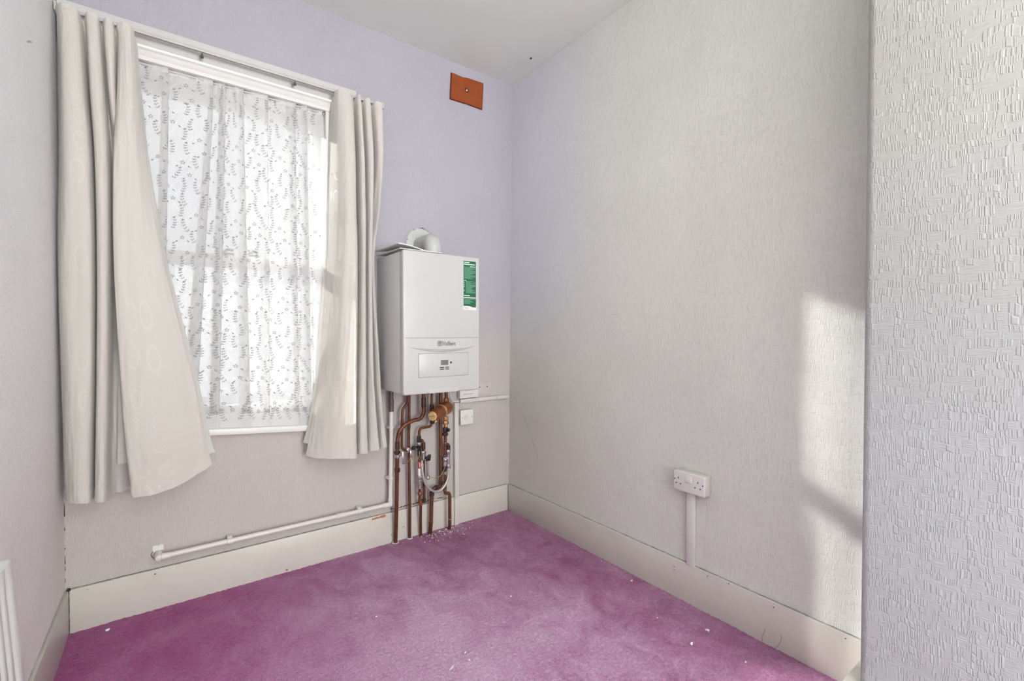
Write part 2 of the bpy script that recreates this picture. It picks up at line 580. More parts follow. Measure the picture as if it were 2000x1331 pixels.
# baseboards
BH = 0.168
def board(name, x0, x1, y0, y1, h=BH, bev=0.004):
    bm = nb(); box(bm, x0, x1, y0, y1, -0.01, h, bev)
    return struct(finish(bm, name, M['gloss']))
bb_back = board('baseboard_back', XL + 0.012, 0.0, 0.0, WB + 0.002)
bb_right = board('baseboard_right', 0.0, WB + 0.002, CY + 0.02, 0.0)
bb_left = board('baseboard_left', XL - 0.002, XL + 0.012, YR, 0.0)
bm = nb()
add_extrude(bm, [(0.0, CY - 0.01), (0.0, CY + 0.030), (CX - 0.022, CY + 0.030), (CX - 0.030, CY + 0.022), (CX - 0.030, YR + 0.002), (CX + 0.02, YR + 0.002), (CX + 0.02, CY - 0.01)], -0.01, 0.168)
bb_chim = struct(finish(bm, 'baseboard_chimney', M['gloss']))

def rw(base, amp, f=1.0, seed=0.0):
    return lambda i: max(0.0, base + amp * noise.noise((i * f * 0.37 + seed, seed * 3.1, 0.5)))

# dark gaps, cracks and chips in the old paintwork
bm = nb(); ribbon(bm, dense((XL + 0.014, 0.0095, 0.1695), (-0.003, 0.0095, 0.1685), 260), (0, -1, 0), rw(0.0009, 0.0016, 1, 2)); finish(bm, 'paint_gap', M['grime'], bb_back, recalc=False)
bm = nb(); ribbon(bm, dense((0.0105, 0.0, 0.1695), (0.0105, CY + 0.04, 0.1695), 240), (-1, 0, 0), rw(0.0006, 0.0013, 1, 5)); finish(bm, 'paint_gap', M['grime'], bb_right, recalc=False)
bm = nb(); ribbon(bm, dense((XL + 0.002, -0.01, 0.171), (XL + 0.002, -0.9, 0.171), 120), (1, 0, 0), rw(0.0002, 0.003, 1, 9)); finish(bm, 'paint_gap', M['grime'], bb_left, recalc=False)
bm = nb(); ribbon(bm, dense((XL + 0.0125, -0.0012, 0.0), (XL + 0.0125, -0.0012, 0.172), 40), (0, -1, 0), rw(0.0012, 0.0012, 1, 3)); finish(bm, 'corner_gap', M['dark'], bb_back, recalc=False)
bm = nb(); lathe(bm, (XL + 0.012, -0.0005, 0.171), (0, -1, 0), [(0, 0.007), (0.002, 0.006)], 12); finish(bm, 'corner_gap', M['dark'], bb_back)
for z0, z1 in ((0.20, 0.214), (0.245, 0.262), (0.27, 0.30), (0.325, 0.334), (0.40, 0.414), (0.455, 0.512)):
    bm = nb(); ribbon(bm, dense((XL + 0.002, 0.0105, z0), (XL + 0.002, 0.0105, z1), 8), (0, -1, 0), rw(0.001, 0.0012, 1, z0 * 9)); finish(bm, 'crack', M['dark'], wall_back, recalc=False)
bm = nb(); ribbon(bm, [(0.0105 + LEAN * 0.2, y, z) for y, z in ((-0.05, 0.745), (-0.075, 0.72), (-0.085, 0.705), (-0.12, 0.685), (-0.135, 0.655), (-0.155, 0.63), (-0.175, 0.59), (-0.215, 0.53), (-0.235, 0.495), (-0.28, 0.42), (-0.29, 0.39), (-0.314, 0.348))], (-1, 0, 0), rw(0.0005, 0.0016, 3, 4)); finish(bm, 'crack', M['grime'], wall_right, recalc=False)
for (y, z, s) in ((-0.880, 1.255, 0.012), (-0.163, 1.90, 0.006), (-0.05, 1.886, 0.006), (-1.807, 1.193, 0.004), (-0.27, 1.47, 0.008)):
    xx = 0.0115 + LEAN * z / ZC - 0.001
    bm = nb(); ribbon(bm, [(xx, y + s * (k - 4) / 4, z + 0.002 * noise.noise((k * 1.3, y * 9, 0))) for k in range(9)], (-1, 0, 0), rw(0.0005, 0.0015, 3, y)); finish(bm, 'scuff', M['plaster'], wall_right, recalc=False)
# grime where the pipes pass the baseboard
for k in range(9):
    x = -0.80 + 0.035 * k + random.uniform(-0.01, 0.01)
    bm = nb(); ribbon(bm, dense((x, 0.0108, 0.176 + random.uniform(0, 0.012)), (x + random.uniform(0.03, 0.06), 0.0108, 0.176 + random.uniform(0, 0.014)), 14), (0, -1, 0), rw(0.002, 0.007, 2, k * 3.3)); finish(bm, 'grime_mark', M['grime'], wall_back, recalc=False)
bm = nb(); ribbon(bm, dense((-0.910, -0.0007, 0.156), (-0.832, -0.0007, 0.160), 16), (0, -1, 0), rw(0.0055, 0.006, 1.3, 1.5)); finish(bm, 'chipped_paint', M['bare_wood'], bb_back, recalc=False)
for x, z, r in ((-0.800, 0.045, 0.003), (-0.729, 0.070, 0.004), (-1.33, 0.012, 0.006), (-1.835, 0.15, 0.003), (-2.045, 0.155, 0.0016)):
    bm = nb(); lathe(bm, (x, 0.0002, z), (0, -1, 0), [(0, r), (0.0008, r * 0.8)], 9); finish(bm, 'nail_hole', M['dark'] if r < 0.0039 else M['bare_wood'], bb_back)
for y, z in ((-1.243, 0.13), (-1.243, 0.118), (-1.40, 0.155), (-1.49, 0.163), (-1.66, 0.15), (-1.885, 0.155)):
    bm = nb(); lathe(bm, (0.0002, y, z), (-1, 0, 0), [(0, 0.0024), (0.0008, 0.002)], 8); finish(bm, 'nail_hole', M['dark'], bb_right)
bm = nb(); lathe(bm, (-0.05, -0.30, ZC + 0.001), (0, 0, -1), [(0, 0.006), (0.006, 0.005)], 12); finish(bm, 'ceiling_hole', M['dark'], ceiling)
bm = nb(); ribbon(bm, [(XL + 0.001, -0.40 - 0.012 * k, 2.06 - 0.006 * k) for k in range(6)], (1, 0, 0), rw(0.003, 0.004, 2, 6)); finish(bm, 'scuff', M['plaster'], wall_left, recalc=False)
# wallpaper joint above the window, filled hole, ghost of a removed switch
bm = nb(); ribbon(bm, dense((-1.02, 0.0112, 2.43), (-1.02, 0.0112, 2.78), 20), (0, -1, 0), rw(0.0004, 0.0007, 1, 8)); finish(bm, 'paper_joint', M['plaster'], wall_back, recalc=False)
bm = nb(); lathe(bm, (-0.156, WB, 2.059), (0, -1, 0), [(0, 0.034), (0.0012, 0.033), (0.0022, 0.030), (0.0012, 0.026), (0.0016, 0.0)], 32); finish(bm, 'filled_hole', M['plaster'], wall_back)
bm = nb(); box(bm, -0.232, -0.122, 0.0105, 0.0125, 0.772, 0.845, 0.001); gh = finish(bm, 'bare_patch', plain('bare_patch_paint', rgb(203, 195, 191), 0.7, var=0.05, vscale=30), wall_back)
for x in (-0.213, -0.155):
    bm = nb(); lathe(bm, (x, 0.011, 0.822), (0, -1, 0), [(0, 0.0042), (0.0012, 0.0036)], 10); finish(bm, 'screw_hole', M['dark'], gh)

# ------------------------------------------------------------------ window
win = bpy.data.objects.new('window_1', None); win.location = (-1.53, 0.05, WZ0); COL.objects.link(win); struct(win)
FX0, FX1 = -2.010, -1.140
def wpart(name, bm, mat='frame', parent=win):
    return finish(bm, name, M[mat], parent)
# architrave / jambs
bm = nb()
box(bm, -2.070, FX0, -0.016, 0.20, WZ0, 2.285, 0.003)
box(bm, FX1, -1.097, -0.016, 0.20, WZ0, 2.285, 0.003)
box(bm, FX0, FX1, 0.02, 0.20, 2.262, 2.295, 0.003)
wpart('frame', bm)
bm = nb(); box(bm, -2.080, -1.085, -0.022, 0.22, 0.676, 0.706, 0.006)
for v in bm.verts: v.co.z -= 0.075 * (v.co.x + 1.2)
wpart('sill', bm)
def sash(y0, y1, z0, z1, rt, rb, st, name):
    bm = nb()
    box(bm, FX0, FX0 + st, y0, y1, z0, z1, 0.003)
    box(bm, FX1 - st, FX1, y0, y1, z0, z1, 0.003)
    box(bm, FX0 + st, FX1 - st, y0, y1, z1 - rt, z1, 0.003)
    box(bm, FX0 + st, FX1 - st, y0, y1, z0, z0 + rb, 0.003)
    s = wpart(name, bm)
    bm = nb(); box(bm, FX0 + st - 0.004, FX1 - st + 0.004, (y0 + y1) / 2 - 0.002, (y0 + y1) / 2 + 0.002, z0 + rb - 0.004, z1 - rt + 0.004)
    finish(bm, 'pane', M['glass'], s)
    return s
up = sash(0.110, 0.150, 1.470, 2.262, 0.055, 0.055, 0.036, 'upper_sash')
lo = sash(0.062, 0.102, 0.700, 1.525, 0.060, 0.125, 0.036, 'lower_sash')
for x in (-1.555, -1.452):
    bm = nb(); box(bm, x - 0.024, x + 0.024, 0.07, 0.10, 1.526, 1.536, 0.002)
    tube(bm, crom([(x - 0.022, 0.085, 1.536), (x, 0.083, 1.552), (x + 0.022, 0.08, 1.548)], 5), 0.006, 8)
    finish(bm, 'sash_catch', M['greybrown'], lo)
# head board with crown moulding
bm = nb(); box(bm, XL + 0.002, -0.985, -0.010, WB + 0.002, 2.285, 2.425, 0.004)
struct(finish(bm, 'trim_1', M['trimboard']))
bm = nb()
pf = [(0.0, 2.276), (-0.020, 2.276), (-0.024, 2.284), (-0.022, 2.290), (-0.030, 2.298), (-0.036, 2.308), (-0.046, 2.314), (-0.048, 2.322), (-0.040, 2.327), (0.0, 2.327)]
ra = [bm.verts.new((-2.080, p[0] - 0.0, p[1])) for p in pf]; rb = [bm.verts.new((-1.078, p[0], p[1])) for p in pf]
for i in range(len(pf)):
    k = (i + 1) % len(pf); bm.faces.new((ra[i], ra[k], rb[k], rb[i]))
bm.faces.new(ra); bm.faces.new(rb)
struct(finish(bm, 'trim_2', M['frame'], angle=25))

# unseen slab added outside to keep the sun off the chimney breast
bm = nb(); box(bm, -3.4, -2.32, 0.30, 1.18, -1.0, 4.5, 0.02)
wo = finish(bm, 'wall_outside', M['brick']); struct(wo)

# ------------------------------------------------------------------ curtain rail
rail = thing('curtain_rail', 'thin grey plastic curtain rail on the white board above the window', 'curtain rail', (-1.48, -0.01, 2.36))
bm = nb()
box(bm, -2.104, -0.868, -0.066, -0.060, 2.357, 2.371, 0.002)
box(bm, -2.104, -0.868, -0.060, -0.052, 2.360, 2.366, 0.001)
box(bm, -2.104, -0.868, -0.052, -0.046, 2.357, 2.371, 0.002)
finish(bm, 'track', M['rail'], rail)
for x in (-2.06, -1.655, -1.29, -1.0):
    bm = nb(); box(bm, x - 0.006, x + 0.006, -0.05, -0.008, 2.352, 2.364, 0.002); box(bm, x - 0.006, x + 0.006, -0.014, -0.008, 2.335, 2.364, 0.001)
    finish(bm, 'bracket', M['rail'], rail)
for x in (-1.655, -1.29):
    bm = nb(); lathe(bm, (x, -0.056, 2.354), (0, 0, -1), [(0, 0.003), (0.008, 0.003), (0.01, 0.006), (0.016, 0.006), (0.018, 0.003)], 10)
    finish(bm, 'glider', M['greybrown'], rail)
bm = nb(); box(bm, -0.870, -0.858, -0.070, -0.042, 2.346, 2.380, 0.003); box(bm, -2.107, -2.098, -0.070, -0.042, 2.346, 2.380, 0.003)
finish(bm, 'end_stop', M['rail'], rail)

# ------------------------------------------------------------------ heavy curtains
def cr1(p0, p1, p2, p3, t):
    return 0.5 * (2 * p1 + (p2 - p0) * t + (2 * p0 - 5 * p1 + 4 * p2 - p3) * t * t + (3 * p1 - p0 - 3 * p2 + p3) * t ** 3)

def net_eval(P, u, v):
    """bicubic Catmull-Rom through a control net; u across, v down, both 0..1"""
    R, C = len(P), len(P[0])
    fv = min(v * (R - 1), R - 1 - 1e-6); r = int(fv); tv = fv - r
    fu = min(u * (C - 1), C - 1 - 1e-6); c = int(fu); tu = fu - c
    rows = []
    for k in range(-1, 3):
        row = P[min(max(r + k, 0), R - 1)]
        rows.append(cr1(*[row[min(max(c + j, 0), C - 1)] for j in range(-1, 3)], tu))
    return cr1(*rows, tv)

def sheet(fn, nu, nv, u0=0.0, u1=1.0, v0=0.0, v1=1.0, ulen=1.6, vlen=1.85):
    bm = nb(); uvl = bm.loops.layers.uv.new('UVMap')
    g = [[bm.verts.new(fn(u0 + (u1 - u0) * i / nu, v0 + (v1 - v0) * j / nv)) for i in range(nu + 1)] for j in range(nv + 1)]
    for j in range(nv):
        for i in range(nu):
            f = bm.faces.new((g[j][i], g[j][i + 1], g[j + 1][i + 1], g[j + 1][i]))
            for lp, (a, b) in zip(f.loops, ((i, j), (i + 1, j), (i + 1, j + 1), (i, j + 1))):
                lp[uvl].uv = ((u0 + (u1 - u0) * a / nu) * ulen, (v0 + (v1 - v0) * b / nv) * vlen)
    return bm

def mk(rows):
    return [[Vector((x, y, z)) for (x, y), z in zip(pts, zs if isinstance(zs, (list, tuple)) else [zs] * len(pts))] for zs, pts in rows]

zb = [0.552, 0.546, 0.541, 0.536, 0.536, 0.536, 0.532, 0.532, 0.532, 0.536, 0.536, 0.536, 0.534, 0.548, 0.592, 0.608]
PL = mk([
    ([2.340, 2.345, 2.347, 2.344, 2.326, 2.345, 2.343, 2.324, 2.344, 2.342, 2.322, 2.340, 2.345, 2.343, 2.340, 2.336], [(-2.101, -.071), (-2.096, -.088), (-2.078, -.112), (-2.040, -.106), (-2.026, -.072), (-2.012, -.106), (-1.983, -.106), (-1.975, -.074), (-1.962, -.106), (-1.941, -.106), (-1.934, -.074), (-1.927, -.100), (-1.907, -.113), (-1.892, -.111), (-1.882, -.100), (-1.877, -.088)]),
    (2.285, [(-2.100, -.050), (-2.094, -.085), (-2.075, -.118), (-2.036, -.112), (-2.022, -.064), (-2.010, -.112), (-1.981, -.112), (-1.972, -.066), (-1.962, -.112), (-1.939, -.112), (-1.931, -.066), (-1.923, -.104), (-1.905, -.120), (-1.890, -.118), (-1.880, -.104), (-1.874, -.090)]),
    (2.05, [(-2.101, -0.045), (-2.096, -0.064), (-2.074, -0.136), (-2.024, -0.132), (-2.012, -0.042), (-2.002, -0.132), (-1.970, -0.132), (-1.962, -0.050), (-1.952, -0.108), (-1.935, -0.108), (-1.934, -0.052), (-1.930, -0.116), (-1.904, -0.142), (-1.882, -0.138), (-1.866, -0.110), (-1.858, -0.066)]),
    (1.82, [(-2.102, -0.042), (-2.098, -0.068), (-2.072, -0.140), (-2.012, -0.138), (-2.001, -0.048), (-1.992, -0.138), (-1.960, -0.138), (-1.951, -0.054), (-1.935, -0.062), (-1.922, -0.062), (-1.934, -0.068), (-1.940, -0.142), (-1.905, -0.156), (-1.872, -0.150), (-1.848, -0.118), (-1.838, -0.102)]),
    (1.43, [(-2.104, -0.040), (-2.100, -0.100), (-2.070, -0.142), (-2.008, -0.140), (-1.998, -0.054), (-1.989, -0.142), (-1.960, -0.142), (-1.949, -0.057), (-1.922, -0.038), (-1.902, -0.040), (-1.926, -0.108), (-1.942, -0.156), (-1.900, -0.168), (-1.848, -0.162), (-1.800, -0.142), (-1.784, -0.118)]),
    (0.99, [(-2.100, -0.038), (-2.096, -0.100), (-2.066, -0.144), (-2.012, -0.142), (-2.003, -0.060), (-1.995, -0.146), (-1.966, -0.146), (-1.954, -0.060), (-1.924, -0.058), (-1.882, -0.034), (-1.906, -0.110), (-1.926, -0.160), (-1.874, -0.174), (-1.796, -0.168), (-1.722, -0.144), (-1.700, -0.130)]),
    (0.72, [(-2.096, -0.036), (-2.092, -0.100), (-2.062, -0.144), (-2.018, -0.142), (-2.009, -0.064), (-2.000, -0.148), (-1.972, -0.148), (-1.960, -0.062), (-1.926, -0.056), (-1.872, -0.034), (-1.894, -0.112), (-1.912, -0.162), (-1.860, -0.176), (-1.774, -0.170), (-1.686, -0.144), (-1.660, -0.130)]),
    (zb, [(-2.094, -0.036), (-2.090, -0.100), (-2.058, -0.144), (-2.022, -0.144), (-2.012, -0.068), (-2.003, -0.148), (-1.976, -0.148), (-1.962, -0.064), (-1.930, -0.034), (-1.872, -0.046), (-1.880, -0.116), (-1.898, -0.162), (-1.852, -0.176), (-1.766, -0.170), (-1.672, -0.148), (-1.640, -0.132)]),
])
ZB2 = [0.572, 0.560, 0.556, 0.545, 0.545, 0.56, 0.556, 0.558, 0.56, 0.56, 0.56, 0.562, 0.566, 0.566, 0.568]
PR = mk([
    ([2.338, 2.346, 2.347, 2.342, 2.322, 2.347, 2.345, 2.322, 2.343, 2.342, 2.322, 2.343, 2.344, 2.340, 2.336], [(-1.117, -.080), (-1.104, -.108), (-1.064, -.120), (-1.034, -.104), (-1.022, -.070), (-1.010, -.106), (-.994, -.106), (-.984, -.070), (-.970, -.104), (-.946, -.106), (-.935, -.070), (-.918, -.104), (-.886, -.108), (-.876, -.084), (-.872, -.072)]),
    (2.285, [(-1.118, -.078), (-1.104, -.112), (-1.064, -.128), (-1.032, -.108), (-1.020, -.062), (-1.009, -.112), (-.991, -.112), (-.981, -.062), (-.968, -.108), (-.943, -.110), (-.932, -.062), (-.915, -.108), (-.884, -.112), (-.874, -.072), (-.870, -.040)]),
    (2.05, [(-1.126, -0.044), (-1.108, -0.112), (-1.070, -0.146), (-1.030, -0.130), (-1.018, -0.038), (-1.007, -0.130), (-.984, -0.130), (-.972, -0.038), (-.960, -0.112), (-.932, -0.116), (-.920, -0.042), (-.908, -0.104), (-.880, -0.110), (-.872, -0.042), (-.868, -0.036)]),
    (1.80, [(-1.134, -0.040), (-1.112, -0.106), (-1.076, -0.150), (-1.030, -0.136), (-1.016, -0.044), (-1.005, -0.134), (-.982, -0.134), (-.970, -0.042), (-.958, -0.112), (-.936, -0.114), (-.928, -0.046), (-.918, -0.070), (-.898, -0.100), (-.890, -0.038), (-.886, -0.034)]),
    (1.54, [(-1.142, -0.040), (-1.116, -0.104), (-1.080, -0.152), (-1.026, -0.140), (-1.014, -0.048), (-1.004, -0.136), (-.982, -0.136), (-.970, -0.044), (-.960, -0.110), (-.942, -0.112), (-.936, -0.048), (-.928, -0.068), (-.914, -0.068), (-.905, -0.036), (-.902, -0.034)]),
    (1.03, [(-1.182, -0.044), (-1.150, -0.104), (-1.100, -0.156), (-1.034, -0.148), (-1.022, -0.054), (-1.012, -0.140), (-.984, -0.140), (-.972, -0.050), (-.962, -0.112), (-.940, -0.116), (-.930, -0.052), (-.918, -0.100), (-.902, -0.100), (-.893, -0.038), (-.889, -0.034)]),
    (0.80, [(-1.210, -0.050), (-1.172, -0.108), (-1.108, -0.160), (-1.040, -0.152), (-1.028, -0.058), (-1.018, -0.142), (-.984, -0.142), (-.972, -0.054), (-.962, -0.114), (-.934, -0.130), (-.922, -0.058), (-.908, -0.104), (-.890, -0.104), (-.882, -0.040), (-.878, -0.034)]),
    (ZB2, [(-1.254, -0.064), (-1.206, -0.118), (-1.118, -0.166), (-1.042, -0.158), (-1.030, -0.066), (-1.020, -0.146), (-.982, -0.146), (-.970, -0.058), (-.960, -0.116), (-.918, -0.134), (-.904, -0.064), (-.890, -0.108), (-.868, -0.108), (-.860, -0.042), (-.858, -0.034)]),
])
def curtain(name, label, P, loc, lining_side, nu):
    t = thing(name, label, 'curtain', loc, None)
    def fn(u, v):
        p = net_eval(P, u, v)
        a = 0.002 + 0.003 * v
        d = a * noise.noise((u * 22, v * 9, loc[0])) + 0.5 * a * noise.noise((u * 60, v * 26, 4))
        return Vector((p.x, min(p.y + d, -0.028), p.z + 0.004 * noise.noise((u * 30, 0, 7)) * (1 if v > 0.999 or v < 0.001 else 0)))
    VH = 0.955
    finish(sheet(fn, nu, 150, 0, 1, 0.035, VH, ulen=1.7), 'panel', M['curtain'], t, 180, recalc=False)
    # stitched hem band, one fold thicker than the cloth above it
    def hem(u, v):
        p = fn(u, v); q = fn(min(u + 0.004, 1), v) - fn(max(u - 0.004, 0), v)
        n = Vector((q.y, -q.x, 0)).normalized()
        return p + n * 0.0014
    finish(sheet(hem, nu, 12, 0, 1, VH - 0.003, 1.0, ulen=1.7), 'hem', M['curtain'], t, 180, recalc=False)
    # gathered heading
    def head(u, v):
        p = fn(u, v)
        return p + Vector((0, -0.0015, 0.010 * (1 - v / 0.04) + 0.003 * noise.noise((u * 40, 1, 2)) * (1 - v / 0.04)))
    finish(sheet(head, nu, 8, 0, 1, 0.0, 0.04, ulen=1.7), 'heading', M['curtain'], t, 180, recalc=False)
    if lining_side > 0:
        def fold_glow(u, v):  # added pale sheet set forward, standing in for light through the fold
            return fn(u, v) + Vector((0, -0.036, 0))
        finish(sheet(fold_glow, 40, 80, 7.6 / 15, 9.6 / 15, 0.38, 0.90, ulen=1.6), 'lining', M['lining'], t, 180, recalc=False)  # added glow sheet in the lining cloth, not part of the real lining
    # white lining showing past the leading edge
    def lin_fn(u, v):
        if lining_side > 0:
            p = fn(1.0 - 0.03 * (1 - u), v)
            ex = 0.006 + 0.018 * max(0, (v - 0.55) / 0.45)
            return p + Vector((ex * u, 0.010 + 0.012 * u, 0.05 * (v > 0.9) * (v - 0.9) * 10))
        p = fn(0.03 * (1 - u), v)
        ex = 0.004 + 0.006 * v
        return p + Vector((-ex * u + 0.0, 0.012 + 0.018 * u, 0.05 * (v > 0.9) * (v - 0.9) * 10))
    finish(sheet(lin_fn, 4, 60, 0, 1, 0.05, 0.985, ulen=0.05), 'lining', M['lining'], t, 180, recalc=False)
    return t
cl = curtain('curtain', 'long cream curtain in the left corner, its leading edge blown out across the window', PL, (-1.95, -0.10, 0.53), 1, 300)
cr = curtain('curtain', 'narrow cream curtain hanging straight between the window and the white boiler', PR, (-1.0, -0.10, 0.53), -1, 280)

# ------------------------------------------------------------------ net curtain
FOLD = [  # right edge top, left edge top, right edge bottom, left edge bottom  (metres along the wall)
    (-1.900, -1.925, -1.930, -1.960), (-1.770, -1.795, -1.800, -1.842),
    (-1.612, -1.630, -1.688, -1.745),
    (-1.566, -1.590, -1.602, -1.640),
    (-1.496, -1.514, -1.478, -1.524),
    (-1.396, -1.410, -1.398, -1.420),
    (-1.276, -1.318, -1.268, -1.300),
    (-1.224, -1.248, -1.212, -1.246),
]
NX0, NX1 = -2.003, -1.146
NZT, NZB = 2.272, 0.757
def net_path(v):
    pts = [(NX0, 0.012)]
    for (rt, lt, rbm, lb) in FOLD:
        k = min(max((v - 0.05) / 0.95, 0), 1)
        r = rt + (rbm - rt) * k; l = lt + (lb - lt) * k
        dd = 0.6 + 0.4 * v
        pts += [(r - 0.002, 0.006), (r, 0.012), (r - 0.003, 0.018 * dd + 0.004), (l + 0.003, 0.024 * dd + 0.006), (l, 0.030 * dd), (l + 0.004, 0.034 * dd), (r + 0.008, 0.022)]
    x1 = NX1 - 0.03 * v * v
    pts += [(x1, 0.014)]
    return pts
def net_fn(u, v):
    pts = net_path(v)
    f = min(u * (len(pts) - 1), len(pts) - 1 - 1e-6); i = int(f); tt = f - i
    a, b = pts[i], pts[i + 1]
    x = a[0] + (b[0] - a[0]) * tt; y = a[1] + (b[1] - a[1]) * tt
    wv = 0.006 * noise.noise((x * 16, v * 2.2, 2)) * min(1, v * 6)
    y = y + wv - 0.010
    z = NZT + (NZB - 0.066 * ((x - NX0) / (NX1 - NX0)) - NZT) * v
    if v < 0.03:
        y += 0.004 * math.sin(x * 420) * (1 - v / 0.03)
    return Vector((x, y, z))
net = thing('net_curtain', 'sheer white net curtain with leaf embroidery hung inside the window frame', 'net curtain', (-1.52, 0.0, 0.72))
NU = (len(net_path(0)) - 1) * 6
finish(sheet(net_fn, NU, 90, 0, 1, 0.0, 0.955, ulen=2.2, vlen=1.55), 'panel', M['net'], net, 180, recalc=False)
# arc length table so the embroidery lies undistorted on the folded cloth
N = 900
arc = [0.0]
for i in range(N):
    arc.append(arc[-1] + (net_fn((i + 1) / N, 0.5) - net_fn(i / N, 0.5)).length)
TOT = arc[-1]
def u_at(s):
    s = min(max(s, 0), TOT)
    lo_, hi_ = 0, N
    while hi_ - lo_ > 1:
        m_ = (lo_ + hi_) // 2
        if arc[m_] <= s: lo_ = m_
        else: hi_ = m_
    return (lo_ + (s - arc[lo_]) / max(arc[hi_] - arc[lo_], 1e-9)) / N
def on_net(s, z):
    v = (NZT - z) / (NZT - NZB)
    p = net_fn(u_at(s), min(max(v, 0), 1))
    return p + Vector((0, -0.0012, 0))
bm = nb()
def leaf(s, z, ang, L, W):
    ca, sa = math.cos(ang), math.sin(ang)
    prof = [(0, 0), (0.3, 0.42), (0.6, 0.5), (0.85, 0.3), (1, 0), (0.85, -0.3), (0.6, -0.5), (0.3, -0.42)]
    pts = []
    for a, b in prof:
        ds = a * L * ca - b * W * sa; dz = a * L * sa + b * W * ca
        pts.append(on_net(s + ds, z + dz))
    if max((p - pts[0]).length for p in pts) > L * 1.6: return
    bm.faces.new([bm.verts.new(p) for p in pts])
def sprig(s, z, flip, lean):
    # a curved stem with leaves on both sides
    n = 5
    def st(tt):
        return s + flip * 0.012 * math.sin(tt * 2.0) + lean * tt * 0.012, z + 0.044 * tt
    for k in range(n):
        tt = k / (n - 1); x0, z0 = st(tt); x1, z1 = st(min(tt + 0.26, 1.1))
        d = math.atan2(z1 - z0, x1 - x0)
        if k < n - 1: leaf(x0, z0, d, 0.0115, 0.0012)
        leaf(x0, z0, d + 0.85, 0.0105 - 0.003 * tt, 0.0034)
        leaf(x0 + 0.0005, z0 + 0.002, d - 0.85, 0.0105 - 0.003 * tt, 0.0034)
    leaf(*st(1.0), d, 0.0095, 0.0034)
def flower(s, z, r):
    for k in range(5):
        a = 2 * PI * k / 5 + 0.3
        leaf(s + 0.25 * r * math.cos(a), z + 0.25 * r * math.sin(a), a, r * 0.8, r * 0.5)
rnd = random.Random(3)
z = NZB + 0.10; row = 0
while z < NZT - 0.06:
    s = 0.015 + (0.034 if row % 2 else 0.0)
    k = row
    while s < TOT - 0.02:
        js, jz = rnd.uniform(-.006, .006), rnd.uniform(-.006, .006)
        if k % 3 == 2:
            flower(s + js, z + jz + 0.02, 0.0085)
            leaf(s + js + 0.016, z + jz + 0.01, -0.7, 0.012, 0.005)
            leaf(s + js - 0.014, z + jz + 0.006, PI + 0.7, 0.012, 0.005)
        else:
            sprig(s + js, z + jz, 1 if (k + row) % 2 else -1, rnd.uniform(-1, 1))
        s += 0.052; k += 1
    z += 0.054; row += 1
# closer flower border above the hem
s = 0.01
while s < TOT - 0.02:
    flower(s, NZB + 0.085 + rnd.uniform(-.008, .008), 0.009)
    sprig(s + 0.02, NZB + 0.045 + rnd.uniform(-.008, .008), rnd.choice((-1, 1)), 0)
    s += 0.042
em = finish(bm, 'leaf_embroidery', M['leaf'], net, 180, recalc=False); em['kind'] = 'stuff'
# scalloped hem
bm = nb(); uvl = bm.loops.layers.uv.new('UVMap')
S = int(TOT / 0.004); prevp = None
for i in range(S + 1):
    s = TOT * i / S; u = u_at(s)
    p0 = net_fn(u, 0.953); p1 = net_fn(u, 0.978); p2 = net_fn(u, 1.0)
    p2.z += 0.004 - 0.009 * abs(math.sin(PI * s / 0.034))
    cur = [bm.verts.new(p + Vector((0, -0.0008, 0))) for p in (p0, p1, p2)]
    if prevp:
        for k in range(2):
            f = bm.faces.new((prevp[k], cur[k], cur[k + 1], prevp[k + 1]))
            for lp, q in zip(f.loops, ((i - 1, k), (i, k), (i, k + 1), (i - 1, k + 1))):
                lp[uvl].uv = (q[0] * 0.004, q[1] * 0.03)
    prevp = cur
finish(bm, 'scalloped_hem', M['net_hem'], net, 180, recalc=False)
# gathered heading above the wire
def nh(u, v):
    p = net_fn(u, 0.0)
    return Vector((p.x, p.y - 0.002 + 0.003 * math.sin(u * 300), NZT + 0.012 - 0.03 * v + (0.003 * noise.noise((p.x * 60, 3, 1)) if v == 0 else 0)))
finish(sheet(nh, NU, 3, ulen=2.2, vlen=0.03), 'gathered_heading', M['net_hem'], net, 180, recalc=False)
wire = thing('net_wire', 'white net curtain wire stretched below the moulding with a hook at its right end', 'curtain wire', (-1.52, 0.006, 2.27))
bm = nb(); tube(bm, dense((FX0 + 0.002, 0.002, 2.268), (FX1 - 0.002, 0.002, 2.268), 6), 0.0022, 8); finish(bm, 'wire', M['plastic_old'], wire)
bm = nb(); tube(bm, crom([(FX1 - 0.001, 0.001, 2.272), (FX1 - 0.008, -0.002, 2.272), (FX1 - 0.012, -0.003, 2.264), (FX1 - 0.010, -0.002, 2.254)], 5), 0.0016, 8); finish(bm, 'hook', M['greybrown'], wire)

# ------------------------------------------------------------------ boiler
BX0, BX1, BZ0, BZ1, BF = -0.873, -0.4355, 0.858, 1.568, -0.338
boiler = thing('boiler', 'white wall-hung gas boiler with a green instruction label and small grey display', 'boiler', (-0.654, 0.0, BZ0))
bm = nb(); box(bm, BX0 + 0.002, BX1 - 0.002, BF + 0.03, WB - 0.001, BZ0 + 0.004, BZ1 - 0.002, 0.006, 3)
finish(bm, 'casing', M['enamel_side'], boiler)
bm = nb(); box(bm, BX0, BX1, BF, BF + 0.045, BZ0, BZ1, 0.009, 4)
front = finish(bm, 'front_cover', M['enamel'], boiler)
FY = BF
def face(bm, x0, x1, z0, z1, d, bev=0.0):
    box(bm, x0, x1, FY - d, FY + 0.002, z0, z1, bev)
bm = nb(); face(bm, BX0 + 0.010, BX1 - 0.008, 1.1378, 1.1395, 0.0004); finish(bm, 'seam', M['lcd'], front)
